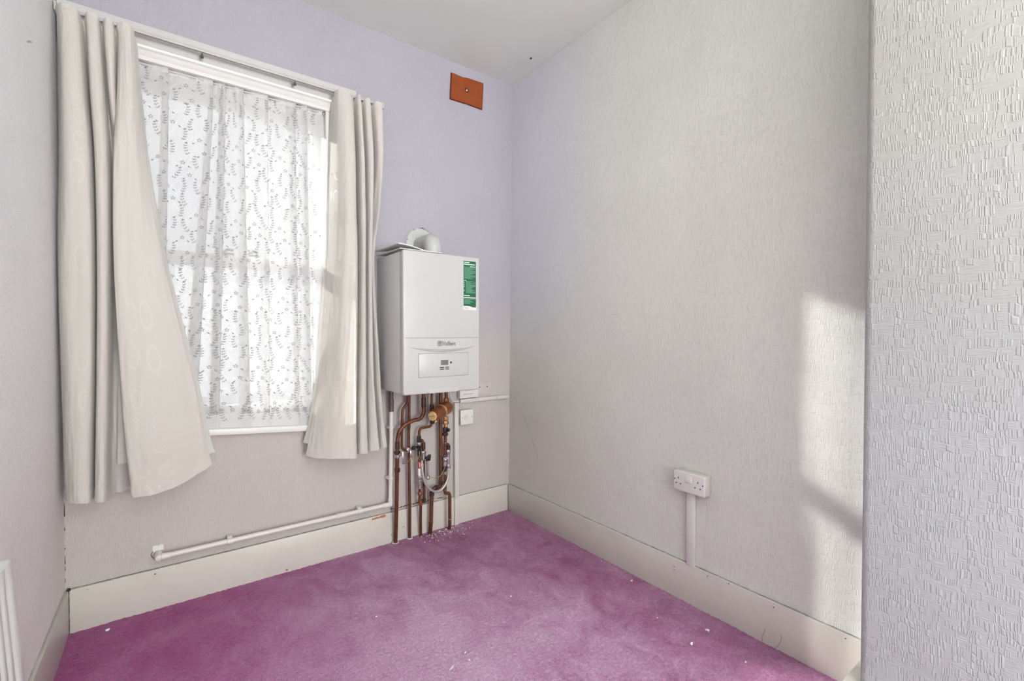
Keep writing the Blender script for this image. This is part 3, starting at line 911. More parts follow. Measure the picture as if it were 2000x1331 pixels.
# fascia swelling out to a shallow smile-shaped lip
bm = nb(); n = 48; rows = []
for i in range(n + 1):
    s = -1 + 2 * i / n
    x = -0.652 + 0.198 * s
    k = (1 - s * s)
    zc = 1.095 - 0.014 * k; d = 0.0006 + 0.011 * k ** 1.2; c = 0.0012 + 0.0155 * k
    rows.append([bm.verts.new(q) for q in ((x, FY - 0.0002, 1.135), (x, FY - 0.0004 - d * 0.35, 1.118), (x, FY - d * 0.9, zc + 0.004), (x, FY - d, zc), (x, FY - d * 0.55, zc - c * 0.55), (x, FY + 0.0005, zc - c))])
for a, b in zip(rows, rows[1:]):
    for k in range(5): bm.faces.new((a[k], b[k], b[k + 1], a[k + 1]))
finish(bm, 'smile_lip', M['enamel'], front, 30)
bm = nb(); face(bm, -0.7935, -0.5075, 0.9405, 1.0605, 0.0003); face_gap = finish(bm, 'flap_gap', M['lcd'], front)
bm = nb(); face(bm, -0.792, -0.509, 0.942, 1.059, 0.0022, 0.0012); flap = finish(bm, 'control_flap', M['enamel'], boiler)
bm = nb(); face(bm, -0.671, -0.629, 0.999, 1.0245, 0.0030, 0.0004); finish(bm, 'display', M['lcd'], flap)
bm = nb(); lathe(bm, (-0.613, FY - 0.002, 1.011), (0, -1, 0), [(0, 0.0055), (0.002, 0.005), (0.0022, 0.003), (0.001, 0.0028), (0.001, 0.0001)], 16); finish(bm, 'button', M['black'], flap)
for x0, x1 in ((-0.677, -0.652), (-0.647, -0.623)):
    for z0 in (0.9853, 0.9763):
        bm = nb(); face(bm, x0, x1, z0, z0 + 0.0045, 0.0028, 0.0006); finish(bm, 'key', M['black'], flap)
bm = nb(); face(bm, -0.733, -0.573, BZ0 + 0.001, 0.8795, 0.0003); ig = finish(bm, 'inset_gap', M['plastic_old'], front)
bm = nb(); face(bm, -0.732, -0.601, BZ0 + 0.0015, 0.8785, 0.0010, 0.0004); face(bm, -0.599, -0.574, BZ0 + 0.0015, 0.8785, 0.0010, 0.0004); finish(bm, 'inset', M['enamel'], front)

def text_mesh(name, body, x, z, height, mat, parent, width=None, d=0.0006, y=None):
    cu = bpy.data.curves.new(name, 'FONT'); cu.body = body; cu.size = 1.0
    to = bpy.data.objects.new(name, cu); COL.objects.link(to)
    bpy.context.view_layer.update()
    me = bpy.data.meshes.new_from_object(to.evaluated_get(bpy.context.evaluated_depsgraph_get()))
    bpy.data.objects.remove(to, do_unlink=True); bpy.data.curves.remove(cu)
    xs = [v.co.x for v in me.vertices]; zs = [v.co.y for v in me.vertices]
    mx, my = min(xs), min(zs); sx = sz = height / (max(zs) - my)
    if width: sx = width / (max(xs) - mx)
    yy = (FY if y is None else y) - d
    for v in me.vertices:
        v.co = Vector((x + (v.co.x - mx) * sx, yy, z + (v.co.y - my) * sz))
    me.materials.append(mat)
    o = bpy.data.objects.new(name, me)
    return place(o, parent)
text_mesh('lettering', 'Vaillant', -0.6635, 1.0985, 0.0215, M['logo'], front, 0.0755, 0.0085)
# square emblem: frame with the outline of a crouching hare in an egg
bm = nb()
def bar(bm, a, b, w, y=FY - 0.0085):
    ribbon(bm, [Vector((a[0], y, a[1])), Vector((b[0], y, b[1]))], (0, -1, 0), lambda i: w)
ex, ez, es = -0.690, 1.0985, 0.0225
for a, b in (((0, 0), (1, 0)), ((1, 0), (1, 1)), ((1, 1), (0, 1)), ((0, 1), (0, 0))):
    bar(bm, (ex + a[0] * es, ez + a[1] * es), (ex + b[0] * es, ez + b[1] * es), 0.0012)
prv = None
for k in range(17):
    a = 2 * PI * k / 16
    q = (ex + es * (0.5 + 0.34 * math.cos(a)), ez + es * (0.46 + 0.40 * math.sin(a)))
    if prv: bar(bm, prv, q, 0.0007)
    prv = q
for a, b in (((.36, .35), (.6, .3)), ((.42, .45), (.62, .42)), ((.5, .5), (.36, .78)), ((.56, .5), (.5, .8))):
    bar(bm, (ex + a[0] * es, ez + a[1] * es), (ex + b[0] * es, ez + b[1] * es), 0.0014)
finish(bm, 'emblem', M['logo'], front, 180, recalc=False)
# green instruction label
bm = nb(); face(bm, -0.538, -0.4575, 1.2855, 1.5455, 0.0006); lab = finish(bm, 'instruction_label', M['white_tag'], boiler)
bm = nb(); n = 20
top = [(-0.5365 + 0.0775 * i / n, 1.544) for i in range(n + 1)]
bot = [(-0.5365 + 0.0775 * i / n, 1.3055 - 0.006 * math.sin(max(0, (i / n - 0.5)) * 2 * PI * 0.75) ** 1 if i / n > 0.5 else 1.3055 + 0.001 * math.sin(i / n * PI * 2)) for i in range(n + 1)]
tv = [bm.verts.new((p[0], FY - 0.0009, p[1])) for p in top]; bv = [bm.verts.new((p[0], FY - 0.0009, p[1])) for p in bot]
for i in range(n): bm.faces.new((tv[i], tv[i + 1], bv[i + 1], bv[i]))
FIELD = [(bm, M['green'], False)]
def lines(name, mat, specs):
    bm = nb()
    for x0, x1, z, h in specs:
        vs = [bm.verts.new((a, FY - 0.0012, b)) for a, b in ((x0, z), (x1, z), (x1, z + h), (x0, z + h))]
        bm.faces.new(vs)
    FIELD.append((bm, mat, False))
lines('heading_print', M['text_white'], [(-0.534, -0.500, 1.5335, 0.0045), (-0.534, -0.466, 1.5235, 0.0050), (-0.534, -0.498, 1.3585, 0.0048), (-0.534, -0.461, 1.3475, 0.0050), (-0.497, -0.463, 1.5135, 0.003)])
sp = []; r2 = random.Random(5)
zz = 1.509
while zz > 1.448:
    sp.append((-0.531, -0.463 - (r2.random() < .3) * r2.uniform(.01, .03), zz, 0.0026)); zz -= 0.0042
zz = 1.434
while zz > 1.372:
    sp.append((-0.522, -0.463 - (r2.random() < .35) * r2.uniform(.01, .03), zz, 0.0026)); zz -= 0.0042
zz = 1.3395
while zz > 1.316:
    sp.append((-0.532, -0.464 - (r2.random() < .4) * r2.uniform(.01, .035), zz, 0.0026)); zz -= 0.0042
lines('small_print', M['green_text'], sp)
bm = nb()
for z_ in (1.428, 1.418, 1.408, 1.388):
    lathe(bm, (-0.5315, FY - 0.0008, z_), (0, -1, 0), [(0, 0.0022), (0.0005, 0.0021)], 10)
tube(bm, crom([(-0.534, FY - 0.0012, 1.436), (-0.527, FY - 0.0012, 1.441), (-0.518, FY - 0.0012, 1.437)], 4), 0.0012, 6)
FIELD.append((bm, M['text_white'], True)); multi('green_field', FIELD, lab, 180)
text_mesh('foot_lettering', 'Vaillant', -0.531, 1.2925, 0.006, M['logo'], lab, 0.024, 0.0010)

# flue
flue = thing('flue_elbow', 'white flue elbow with round wall plate rising behind the top of the boiler', 'flue', (-0.615, 0.0, 1.568))
bm = nb(); lathe(bm, (-0.617, WB, 1.675), (0, -1, 0), [(0, 0.090), (0.006, 0.090), (0.011, 0.086), (0.013, 0.080), (0.013, 0.052)], 48); finish(bm, 'wall_plate', M['enamel'], flue)
bm = nb(); tube(bm, fillet([(-0.617, 0.0, 1.664), (-0.617, -0.150, 1.664), (-0.617, -0.150, 1.5665)], 0.075, 12), 0.047, 32); finish(bm, 'elbow', M['enamel'], flue)
bm = nb(); lathe(bm, (-0.617, -0.150, 1.5667), (0, 0, 1), [(0, 0.055), (0.006, 0.055), (0.010, 0.051), (0.010, 0.046)], 36); finish(bm, 'collar', M['enamel'], flue)
for p, d in (((-0.663, -0.03, 1.672), (-1, 0, 0.2)), ((-0.664, -0.06, 1.664), (-1, 0, 0)), ((-0.612, -0.197, 1.60), (0.1, -1, 0)), ((-0.634, -0.19, 1.63), (-.4, -1, .3))):
    bm = nb(); lathe(bm, p, d, [(-0.002, 0.003), (0.0015, 0.003), (0.002, 0.001)], 8); finish(bm, 'screw', M['greybrown'], flue)
for (x, z) in ((-0.700, 1.69), (-0.66, 1.75)):
    bm = nb(); lathe(bm, (x, -0.0005, z), (0, -1, 0), [(0, 0.003), (0.002, 0.003), (0.0025, 0.001)], 8); finish(bm, 'screw', M['greybrown'], flue)
bm = nb()
for k in range(7):
    a = 1.5 - 0.18 * k
    ribbon(bm, [(-0.617 + 0.092 * math.cos(a + 0.05 * j), 0.011, 1.675 + 0.092 * math.sin(a + 0.05 * j)) for j in range(5)], (0, -1, 0), rw(0.002, 0.006, 3, k * 1.7))
finish(bm, 'broken_plaster', M['grime'], wall_back, recalc=False)

# papers on the boiler
def leaflet(name, label, mat, pts, zfun, thick):
    bm = nb(); n, m = 14, 10
    P0, P1, P2, P3 = [Vector((*p, 0)) for p in pts]
    g = []
    for lay in (0, 1):
        gg = []
        for j in range(m + 1):
            rr = []
            for i in range(n + 1):
                s, t_ = i / n, j / m
                p = (P0.lerp(P1, s)).lerp(P3.lerp(P2, s), t_)
                p.z = zfun(s, t_) + lay * thick
                rr.append(bm.verts.new(p))
            gg.append(rr)
        g.append(gg)
    for lay in (0, 1):
        for j in range(m):
            for i in range(n):
                q = (g[lay][j][i], g[lay][j][i + 1], g[lay][j + 1][i + 1], g[lay][j + 1][i])
                bm.faces.new(q if lay else q[::-1])
    for j in range(m):
        for i in (0, n):
            bm.faces.new((g[0][j][i], g[0][j + 1][i], g[1][j + 1][i], g[1][j][i]))
    for i in range(n):
        for j in (0, m):
            bm.faces.new((g[0][j][i], g[0][j][i + 1], g[1][j][i + 1], g[1][j][i]))
    return tag(finish(bm, name, M[mat], None, 40), label, 'booklet')
leaflet('leaflet', 'thin grey printed leaflet lying flat on top of the boiler, under the bent booklet', 'paper_grey', [(-0.882, -0.325), (-0.66, -0.335), (-0.67, -0.24), (-0.885, -0.02)], lambda s, t: 1.5695 + 0.012 * max(0, 0.35 - s) * (0.3 + t), 0.004)
leaflet('booklet', 'bent white booklet lying on the boiler with its left end curling up', 'paper', [(-0.880, -0.300), (-0.690, -0.290), (-0.690, -0.225), (-0.890, -0.015)], lambda s, t: 1.5825 + 0.016 * math.sin(min(1, max(0, 1 - s * 1.3)) * PI * 0.55) - 0.006 * s, 0.005)

# ------------------------------------------------------------------ pipes
def pipe_path(pts, y, r_f=0.03):
    """(x, z) pairs at a distance y from the wall plane; a third value overrides y"""
    return fillet([(p[0], p[2] if len(p) > 2 else y, p[1]) for p in pts], r_f, 7)
def vring(bm, x, y, z0, z1, r, bev=0.0015):
    lathe(bm, (x, y, z0), (0, 0, 1), [(0, r - bev), (bev, r), (z1 - z0 - bev, r), (z1 - z0, r - bev)], 16)
def hexnut(bm, x, y, z0, z1, r):
    lathe(bm, (x, y, z0), (0, 0, 1), [(0, r * 0.92), (0.002, r), (z1 - z0 - 0.002, r), (z1 - z0, r * 0.92)], 6)
BT = BZ0 + 0.0035      # pipes run up into the boiler

# 22 mm pipe that sweeps over to the left
p = thing('copper_pipe', 'thick copper pipe sweeping left under the boiler then straight down, leftmost of the copper pipes', 'pipe', (-0.79, -0.06, 0.0))
bm = nb(); tube(bm, pipe_path([(-0.637, BT, -.07), (-0.637, 0.715, -.07), (-0.652, 0.684, -.07), (-0.70, 0.679, -.07), (-0.748, 0.664, -.07), (-0.782, 0.630, -.07), (-0.791, 0.592, -.07), (-0.793, 0.51, -.068), (-0.792, 0.25, -.055), (-0.786, -0.01, -.022)], 0, 0.05), 0.0108, 14); finish(bm, 'tube', M['copper'], p)
bm = nb(); vring(bm, -0.637, -0.07, 0.745, 0.80, 0.0135); vring(bm, -0.637, -0.07, 0.83, BT, 0.0125); finish(bm, 'sleeve', M['copper_dark'], p)
bm = nb(); vring(bm, -0.7925, -0.069, 0.535, 0.575, 0.0128); hexnut(bm, -0.793, -0.068, 0.505, 0.522, 0.017); hexnut(bm, -0.7925, -0.066, 0.408, 0.43, 0.0145); finish(bm, 'valve_body', M['copper_dark'], p)
bm = nb(); box(bm, -0.776, -0.762, -0.094, -0.084, 0.452, 0.522, 0.005); lathe(bm, (-0.79, -0.07, 0.505), (0.8, -0.6, 0), [(0, 0.008), (0.02, 0.007), (0.026, 0.009)], 12); vring(bm, -0.793, -0.068, 0.488, 0.505, 0.0150); finish(bm, 'lever', M['chrome'], p)
bm = nb(); lathe(bm, (-0.786, -0.022, 0.004), (0, 0, 1), [(0, 0.019), (0.003, 0.018), (0.003, 0.0125)], 18); finish(bm, 'pipe_collar', M['crumb'], p)

# small pipe bent to the left
p = thing('copper_pipe', 'thin copper pipe with a dog-leg to the left ending at the small tap', 'pipe', (-0.755, -0.05, 0.52))
bm = nb(); tube(bm, pipe_path([(-0.721, BT), (-0.721, 0.782), (-0.7535, 0.742), (-0.7565, 0.69), (-0.759, 0.535), (-0.745, 0.517), (-0.722, 0.515)], -.05, 0.022), 0.0072, 12); finish(bm, 'tube', M['copper'], p)
bm = nb(); hexnut(bm, -0.719, -0.05, 0.503, 0.528, 0.013); lathe(bm, (-0.732, -0.05, 0.516), (1, 0, 0), [(0, 0.009), (0.012, 0.011), (0.03, 0.010), (0.055, 0.009), (0.07, 0.008)], 10); finish(bm, 'tap_body', M['chrome'], p)
bm = nb(); lathe(bm, (-0.700, -0.055, 0.522), (0.2, -1, 0.3), [(0, 0.006), (0.01, 0.011), (0.02, 0.011), (0.023, 0.008)], 10); lathe(bm, (-0.672, -0.05, 0.522), (0.3, -1, 0.1), [(0, 0.006), (0.012, 0.010), (0.02, 0.010)], 8); finish(bm, 'tap_knob', M['black'], p)
bm = nb(); box(bm, -0.722, -0.708, -0.078, -0.070, 0.478, 0.516, 0.003); finish(bm, 'drain_spout', M['chrome'], p)

# straight pipe behind the tap
p = thing('copper_pipe', 'slim straight copper pipe to the floor, passing behind the small tap', 'pipe', (-0.705, -0.03, 0.0))
bm = nb(); tube(bm, pipe_path([(-0.7055, BT), (-0.709, 0.55), (-0.706, 0.3), (-0.704, 0.17), (-0.700, -0.01, -.018)], -.030, 0.03), 0.0080, 12); finish(bm, 'tube', M['copper'], p)
bm = nb(); vring(bm, -0.708, -0.030, 0.62, 0.66, 0.0088); finish(bm, 'solder_mark', M['copper_dark'], p)
bm = nb(); lathe(bm, (-0.700, -0.019, 0.004), (0, 0, 1), [(0, 0.017), (0.003, 0.016), (0.003, 0.009)], 16); finish(bm, 'pipe_collar', M['crumb'], p)

# pipe with the red tag
p = thing('copper_pipe', 'thin copper pipe stepping left below the brown cylinder, with a red and white tag', 'pipe', (-0.65, -0.05, 0.0))
bm = nb(); tube(bm, pipe_path([(-0.576, BT), (-0.577, 0.732), (-0.5745, 0.648), (-0.584, 0.629), (-0.645, 0.627), (-0.655, 0.610), (-0.656, 0.53), (-0.655, 0.42), (-0.652, 0.25), (-0.655, 0.215), (-0.647, 0.19), (-0.641, 0.10, -.035), (-0.632, -0.01, -.02)], -.05, 0.018), 0.0075, 12); finish(bm, 'tube', M['copper'], p)
bm = nb(); vring(bm, -0.576, -0.05, 0.70, 0.755, 0.0105); hexnut(bm, -0.574, -0.05, 0.643, 0.662, 0.013); finish(bm, 'union_nut', M['copper_dark'], p)
bm = nb(); hexnut(bm, -0.656, -0.05, 0.548, 0.585, 0.0115); hexnut(bm, -0.655, -0.05, 0.500, 0.530, 0.012); vring(bm, -0.655, -0.05, 0.472, 0.50, 0.0105); finish(bm, 'valve_body', M['black'], p)
bm = nb(); hexnut(bm, -0.655, -0.05, 0.528, 0.548, 0.013); hexnut(bm, -0.652, -0.05, 0.336, 0.362, 0.0125); vring(bm, -0.652, -0.05, 0.285, 0.322, 0.0135); hexnut(bm, -0.652, -0.05, 0.318, 0.336, 0.010); finish(bm, 'fitting', M['chrome'], p)
bm = nb(); lathe(bm, (-0.652, -0.05, 0.256), (0, 0, 1), [(-.013, .006), (-.009, .011), (0, .0135), (.009, .011), (.013, .006)], 16); vring(bm, -0.648, -0.05, 0.19, 0.215, 0.011); finish(bm, 'compression_joint', M['bronze'], p)
bm = nb(); box(bm, -0.669, -0.643, -0.066, -0.058, 0.404, 0.442, 0.002)
bq = bm; bm = nb(); ribbon(bm, [(-0.660, -0.0665, 0.410), (-0.660, -0.0665, 0.436)], (0, -1, 0), lambda i: 0.0014); ribbon(bm, [(-0.652, -0.0665, 0.418), (-0.652, -0.0665, 0.436)], (0, -1, 0), lambda i: 0.0010); multi('red_tag', [(bq, M['red'], True), (bm, M['white_tag'], False)], p)
bm = nb(); box(bm, -0.667, -0.641, -0.064, -0.057, 0.362, 0.404, 0.002); finish(bm, 'white_tag', M['white_tag'], p)

# short pipe with a black handled valve
p = thing('copper_pipe', 'short copper pipe with black-handled filling valve, bending into the wall above the baseboard', 'pipe', (-0.62, -0.04, 0.18))
bm = nb(); tube(bm, pipe_path([(-0.650, 0.548), (-0.634, 0.558), (-0.624, 0.535), (-0.626, 0.49), (-0.623, 0.42), (-0.621, 0.205), (-0.618, 0.192, 0.012)], -.040, 0.012), 0.0082, 12); finish(bm, 'tube', M['copper'], p)
bm = nb(); vring(bm, -0.624, -0.04, 0.500, 0.54, 0.0108); vring(bm, -0.621, -0.04, 0.195, 0.218, 0.0108); finish(bm, 'elbow', M['copper_dark'], p)
bm = nb(); vring(bm, -0.6275, -0.045, 0.444, 0.492, 0.0125); hexnut(bm, -0.6275, -0.045, 0.478, 0.494, 0.0145); tube(bm, [(-0.608, -0.055, 0.44), (-0.606, -0.055, 0.40), (-0.606, -0.055, 0.345)], 0.0065, 10); lathe(bm, (-0.606, -0.055, 0.345), (0.2, -0.5, -1), [(0, 0.009), (0.012, 0.010), (0.018, 0.006)], 12); finish(bm, 'valve_body', M['chrome'], p)
bm = nb(); lathe(bm, (-0.612, -0.05, 0.452), (0.3, -1, 0.1), [(0, 0.007), (0.012, 0.016), (0.02, 0.016), (0.024, 0.012)], 8); box(bm, -0.606, -0.592, -0.072, -0.060, 0.452, 0.474, 0.003); box(bm, -0.622, -0.594, -0.07, -0.06, 0.438, 0.448, 0.003); finish(bm, 'handle', M['black'], p)

# thick pipe with the crank to the left near the floor
p = thing('copper_pipe', 'thick straight copper pipe cranked left just above the baseboard, right of the hose loop', 'pipe', (-0.54, -0.04, 0.0))
bm = nb(); tube(bm, pipe_path([(-0.5155, BT), (-0.514, 0.285), (-0.520, 0.266), (-0.556, 0.266), (-0.5715, 0.252), (-0.5735, 0.225), (-0.578, 0.07), (-0.578, -0.01, -.025)], -.040, 0.014), 0.0110, 14); finish(bm, 'tube', M['copper'], p)
bm = nb(); vring(bm, -0.578, -0.038, 0.066, 0.073, 0.0128); vring(bm, -0.5145, -0.04, 0.275, 0.298, 0.0135); tube(bm, [(-0.535, -0.04, 0.266), (-0.553, -0.04, 0.266)], 0.0135, 14); vring(bm, -0.573, -0.04, 0.222, 0.246, 0.0135); finish(bm, 'elbow', M['copper_dark'], p)

# right-hand pipe carrying the cylinder
p = thing('copper_pipe', 'copper pipe with brass union and double bend near the floor, rightmost of the copper pipes', 'pipe', (-0.48, -0.06, 0.0))
bm = nb(); tube(bm, [(-0.490, -.06, BT), (-0.4875, -.06, 0.764)], 0.0098, 14); tube(bm, pipe_path([(-0.4918, 0.66), (-0.493, 0.63), (-0.497, 0.5), (-0.498, 0.24), (-0.492, 0.226), (-0.474, 0.226), (-0.467, 0.212), (-0.467, 0.03), (-0.460, -0.01, -.03)], -.060, 0.012), 0.0098, 14); finish(bm, 'tube', M['copper'], p)
bm = nb(); hexnut(bm, -0.488, -0.06, 0.764, 0.784, 0.0155); vring(bm, -0.487, -0.06, 0.745, 0.764, 0.013); finish(bm, 'upper_nut', M['bronze'], p)
bm = nb(); hexnut(bm, -0.4915, -0.06, 0.655, 0.676, 0.0155); hexnut(bm, -0.492, -0.06, 0.632, 0.652, 0.0165); vring(bm, -0.492, -0.06, 0.618, 0.634, 0.012); finish(bm, 'union', M['brass'], p)
bm = nb(); hexnut(bm, -0.4945, -0.06, 0.585, 0.614, 0.0145); lathe(bm, (-0.490, -0.07, 0.600), (0.4, -1, 0.1), [(0, 0.009), (0.012, 0.011), (0.018, 0.008)], 10); hexnut(bm, -0.4955, -0.06, 0.566, 0.582, 0.0165); finish(bm, 'stop_valve', M['black'], p)
bm = nb(); lathe(bm, (-0.484, -0.072, 0.606), (0.3, -1, 0.1), [(0.008, 0.005), (0.014, 0.005)], 10); vring(bm, -0.497, -0.06, 0.522, 0.526, 0.0118); vring(bm, -0.498, -0.06, 0.246, 0.251, 0.0118); vring(bm, -0.467, -0.06, 0.068, 0.073, 0.0115); finish(bm, 'solder_ring', M['brass'], p)
bm = nb(); tube(bm, fillet([(-0.497, -0.06, 0.508), (-0.484, -0.068, 0.516), (-0.4785, -0.07, 0.500), (-0.480, -0.07, 0.475)], 0.01, 6), 0.0105, 12); finish(bm, 'tee', M['copper_dark'], p)
bm = nb(); vring(bm, -0.481, -0.07, 0.402, 0.482, 0.0115); hexnut(bm, -0.481, -0.07, 0.462, 0.484, 0.0135); hexnut(bm, -0.4975, -0.06, 0.418, 0.44, 0.0145); lathe(bm, (-0.500, -0.072, 0.43), (-0.6, -1, 0.2), [(-0.01, 0.006), (0.01, 0.008), (0.016, 0.005)], 10); vring(bm, -0.498, -0.06, 0.388, 0.418, 0.0118); vring(bm, -0.498, -0.06, 0.34, 0.358, 0.0118); finish(bm, 'check_valve', M['chrome'], p)
bm = nb(); lathe(bm, (-0.505, -0.07, 0.452), (-0.3, -1, 0.1), [(0, 0.006), (0.01, 0.008), (0.016, 0.007)], 8); vring(bm, -0.498, -0.06, 0.362, 0.384, 0.0128); finish(bm, 'valve_cap', M['black'], p)

# brown cylinder in line with it
p = thing('inline_cylinder', 'brown cylindrical pipe fitting with cream end cap slung under the boiler', 'pipe fitting', (-0.55, -0.10, 0.72))
A = Vector((-0.484, -0.060, 0.728)); Bv = Vector((-0.622, -0.150, 0.706)); ax = (Bv - A).normalized(); LN = (Bv - A).length
bm = nb(); lathe(bm, A, ax, [(-0.038, 0.001), (-0.036, 0.013), (-0.028, 0.026), (-0.012, 0.035), (0.004, 0.038), (0.02, 0.037), (LN * 0.32, 0.036), (LN * 0.40, 0.036)], 32); finish(bm, 'rear_body', M['bronze'], p)
bm = nb(); lathe(bm, A + ax * LN * 0.40, ax, [(0, 0.036), (0.002, 0.041), (0.006, 0.041), (0.008, 0.038), (0.010, 0.041), (0.014, 0.041), (0.016, 0.037)], 32); finish(bm, 'ring', M['brass'], p)
bm = nb(); lathe(bm, A + ax * (LN * 0.40 + 0.016), ax, [(0, 0.037), (0.01, 0.037), (LN * 0.6 - 0.022, 0.0295), (LN * 0.6 - 0.018, 0.027)], 32); finish(bm, 'front_body', M['bronze'], p)
bm = nb(); lathe(bm, A + ax * (LN - 0.003), ax, [(0, 0.0255), (0.004, 0.0265), (0.007, 0.0255), (0.009, 0.023), (0.0095, 0.001)], 32); bq = bm
cc = A + ax * (LN + 0.0072); uu = ax.cross(Vector((0, 0, 1))).normalized(); ww = uu.cross(ax).normalized()
if ww.z < 0: ww = -ww
bm = nb()
for a0, a1, b0, h in ((-0.014, -0.009, 0.001, 0.004), (-0.007, -0.001, 0.001, 0.0026), (0.0, 0.005, 0.001, 0.0026), (0.006, 0.013, 0.001, 0.0026), (-0.001, 0.0005, -0.013, 0.006)):
    vs = [bm.verts.new(cc + uu * a + ww * b + ax * 0.003) for a, b in ((a0, b0), (a1, b0), (a1, b0 + h), (a0, b0 + h))]
    bm.faces.new(vs)
multi('end_cap', [(bq, M['cream'], True), (bm, M['greybrown'], False)], p)
bm = nb(); q = A + ax * LN * 0.80; lathe(bm, q + Vector((0.0, 0, -0.026)), (0, 0, -1), [(0, 0.012), (0.008, 0.012), (0.009, 0.009), (0.016, 0.010), (0.019, 0.007)], 12); finish(bm, 'drain_plug', M['brass'], p)

# filling loop hose
p = thing('filling_hose', 'silver braided filling hose hanging in a U between two valves', 'hose', (-0.56, -0.07, 0.25))
bm = nb(); tube(bm, crom([(-0.6445, -.062, .445), (-0.649, -.072, .42), (-0.647, -.078, .374), (-0.632, -.08, .316), (-0.602, -.08, .278), (-0.566, -.08, .258), (-0.530, -.08, .264), (-0.499, -.08, .299), (-0.484, -.078, .346), (-0.4805, -.074, .392), (-0.481, -.07, .41)], 7), 0.0068, 12); finish(bm, 'hose', M['braid'], p)
bm = nb(); hexnut(bm, -0.6475, -0.07, 0.405, 0.43, 0.0105); hexnut(bm, -0.4805, -0.073, 0.376, 0.400, 0.011); finish(bm, 'hose_nut', M['chrome'], p)
def wirething(label, pts):
    bm = nb(); tube(bm, crom(pts, 7), 0.0019, 7)
    tag(finish(bm, 'earth_wire', M['earth']), label, 'wire', 'earth wires between the pipes')
wirething('thin green-yellow earth wire from the leftmost pipe lever to the small tap', [(-0.768, -.082, .455), (-0.758, -.08, .452), (-0.743, -.075, .449), (-0.726, -.07, .462), (-0.716, -.072, .482), (-0.7145, -.072, .50)])
wirething('thin green-yellow earth wire looping from the small tap to the red-tagged pipe', [(-0.7135, -.074, .498), (-0.706, -.072, .467), (-0.692, -.07, .452), (-0.676, -.07, .456), (-0.664, -.066, .472), (-0.659, -.06, .50)])
wirething('pale earth wire drooping inside the hose loop towards the rightmost pipe', [(-0.612, -.066, .372), (-0.597, -.07, .348), (-0.567, -.072, .333), (-0.535, -.072, .341), (-0.508, -.07, .378), (-0.499, -.062, .41)])

# white condensate pipe
p = thing('waste_pipe', 'white plastic waste pipe dropping beside the curtain and running left above the baseboard', 'waste pipe', (-0.82, -0.03, 0.22))
bm = nb(); tube(bm, fillet([(-0.813, -.036, .75), (-0.816, -.036, .45), (-0.820, -.036, .232), (-0.86, -.034, .229), (-1.3, -.032, .229), (-1.80, -.032, .229), (-1.822, -.032, .229), (-1.822, 0.009, .229)], 0.014, 6), 0.0112, 16); finish(bm, 'tube', M['pvc'], p)
bm = nb(); vring(bm, -0.813, -0.036, 0.735, 0.775, 0.0135); vring(bm, -0.813, -0.036, 0.775, BT, 0.0125); vring(bm, -0.813, -0.036, 0.775, 0.80, 0.0145); finish(bm, 'adaptor', M['greybrown'], p)
def hring(bm, x0, x1, y, z, r):
    lathe(bm, (x0, y, z), (1, 0, 0), [(0, r - 0.001), (0.001, r), (x1 - x0 - 0.001, r), (x1 - x0, r - 0.001)], 16)
bm = nb(); hring(bm, -1.105, -1.055, -0.033, 0.229, 0.0134); finish(bm, 'coupler', M['pvc'], p)
bm = nb(); vring(bm, -0.820, -0.036, 0.222, 0.262, 0.0134); hring(bm, -0.862, -0.824, -0.035, 0.229, 0.0134); lathe(bm, (-0.820, -0.036, 0.229), (0, 0, 1), [(-.0134, .002), (-.01, .01), (0, .0134), (.01, .01)], 16); finish(bm, 'elbow', M['pvc'], p)
bm = nb(); hring(bm, -1.812, -1.782, -0.032, 0.229, 0.0136); lathe(bm, (-1.822, -0.032, 0.229), (0, 1, 0), [(-.0136, .003), (-.01, .011), (0, .0145), (.041, .0145)], 16); finish(bm, 'elbow', M['pvc'], p)
for x, z in ((-0.8135, 0.648), (-0.8175, 0.372)):
    bm = nb(); vring(bm, x, -0.036, z - 0.007, z + 0.007, 0.0142); box(bm, x - 0.016, x + 0.016, -0.034, WB - 0.003, z - 0.007, z + 0.007, 0.002); finish(bm, 'clip', M['pvc'], p)
for x in (-1.568, -0.985):
    bm = nb(); hring(bm, x - 0.011, x + 0.011, -0.033, 0.229, 0.0142); box(bm, x - 0.010, x + 0.010, -0.03, WB - 0.003, 0.213, 0.246, 0.002); finish(bm, 'clip', M['pvc'], p)
bm = nb()
ribbon(bm, [(-1.826 + 0.021 * math.cos(a), 0.0108, 0.229 + 0.021 * math.sin(a)) for a in [1.9 + 0.2 * k for k in range(14)]], (0, -1, 0), rw(0.0014, 0.002, 2, 3)); finish(bm, 'torn_edge', M['grime'], wall_back, recalc=False)
bm = nb(); ribbon(bm, dense((-1.842, 0.0106, 0.252), (-1.806, 0.0106, 0.254), 10), (0, -1, 0), rw(0.012, 0.004, 1.5, 8)); finish(bm, 'torn_plaster', M['white_tag'], wall_back, recalc=False)

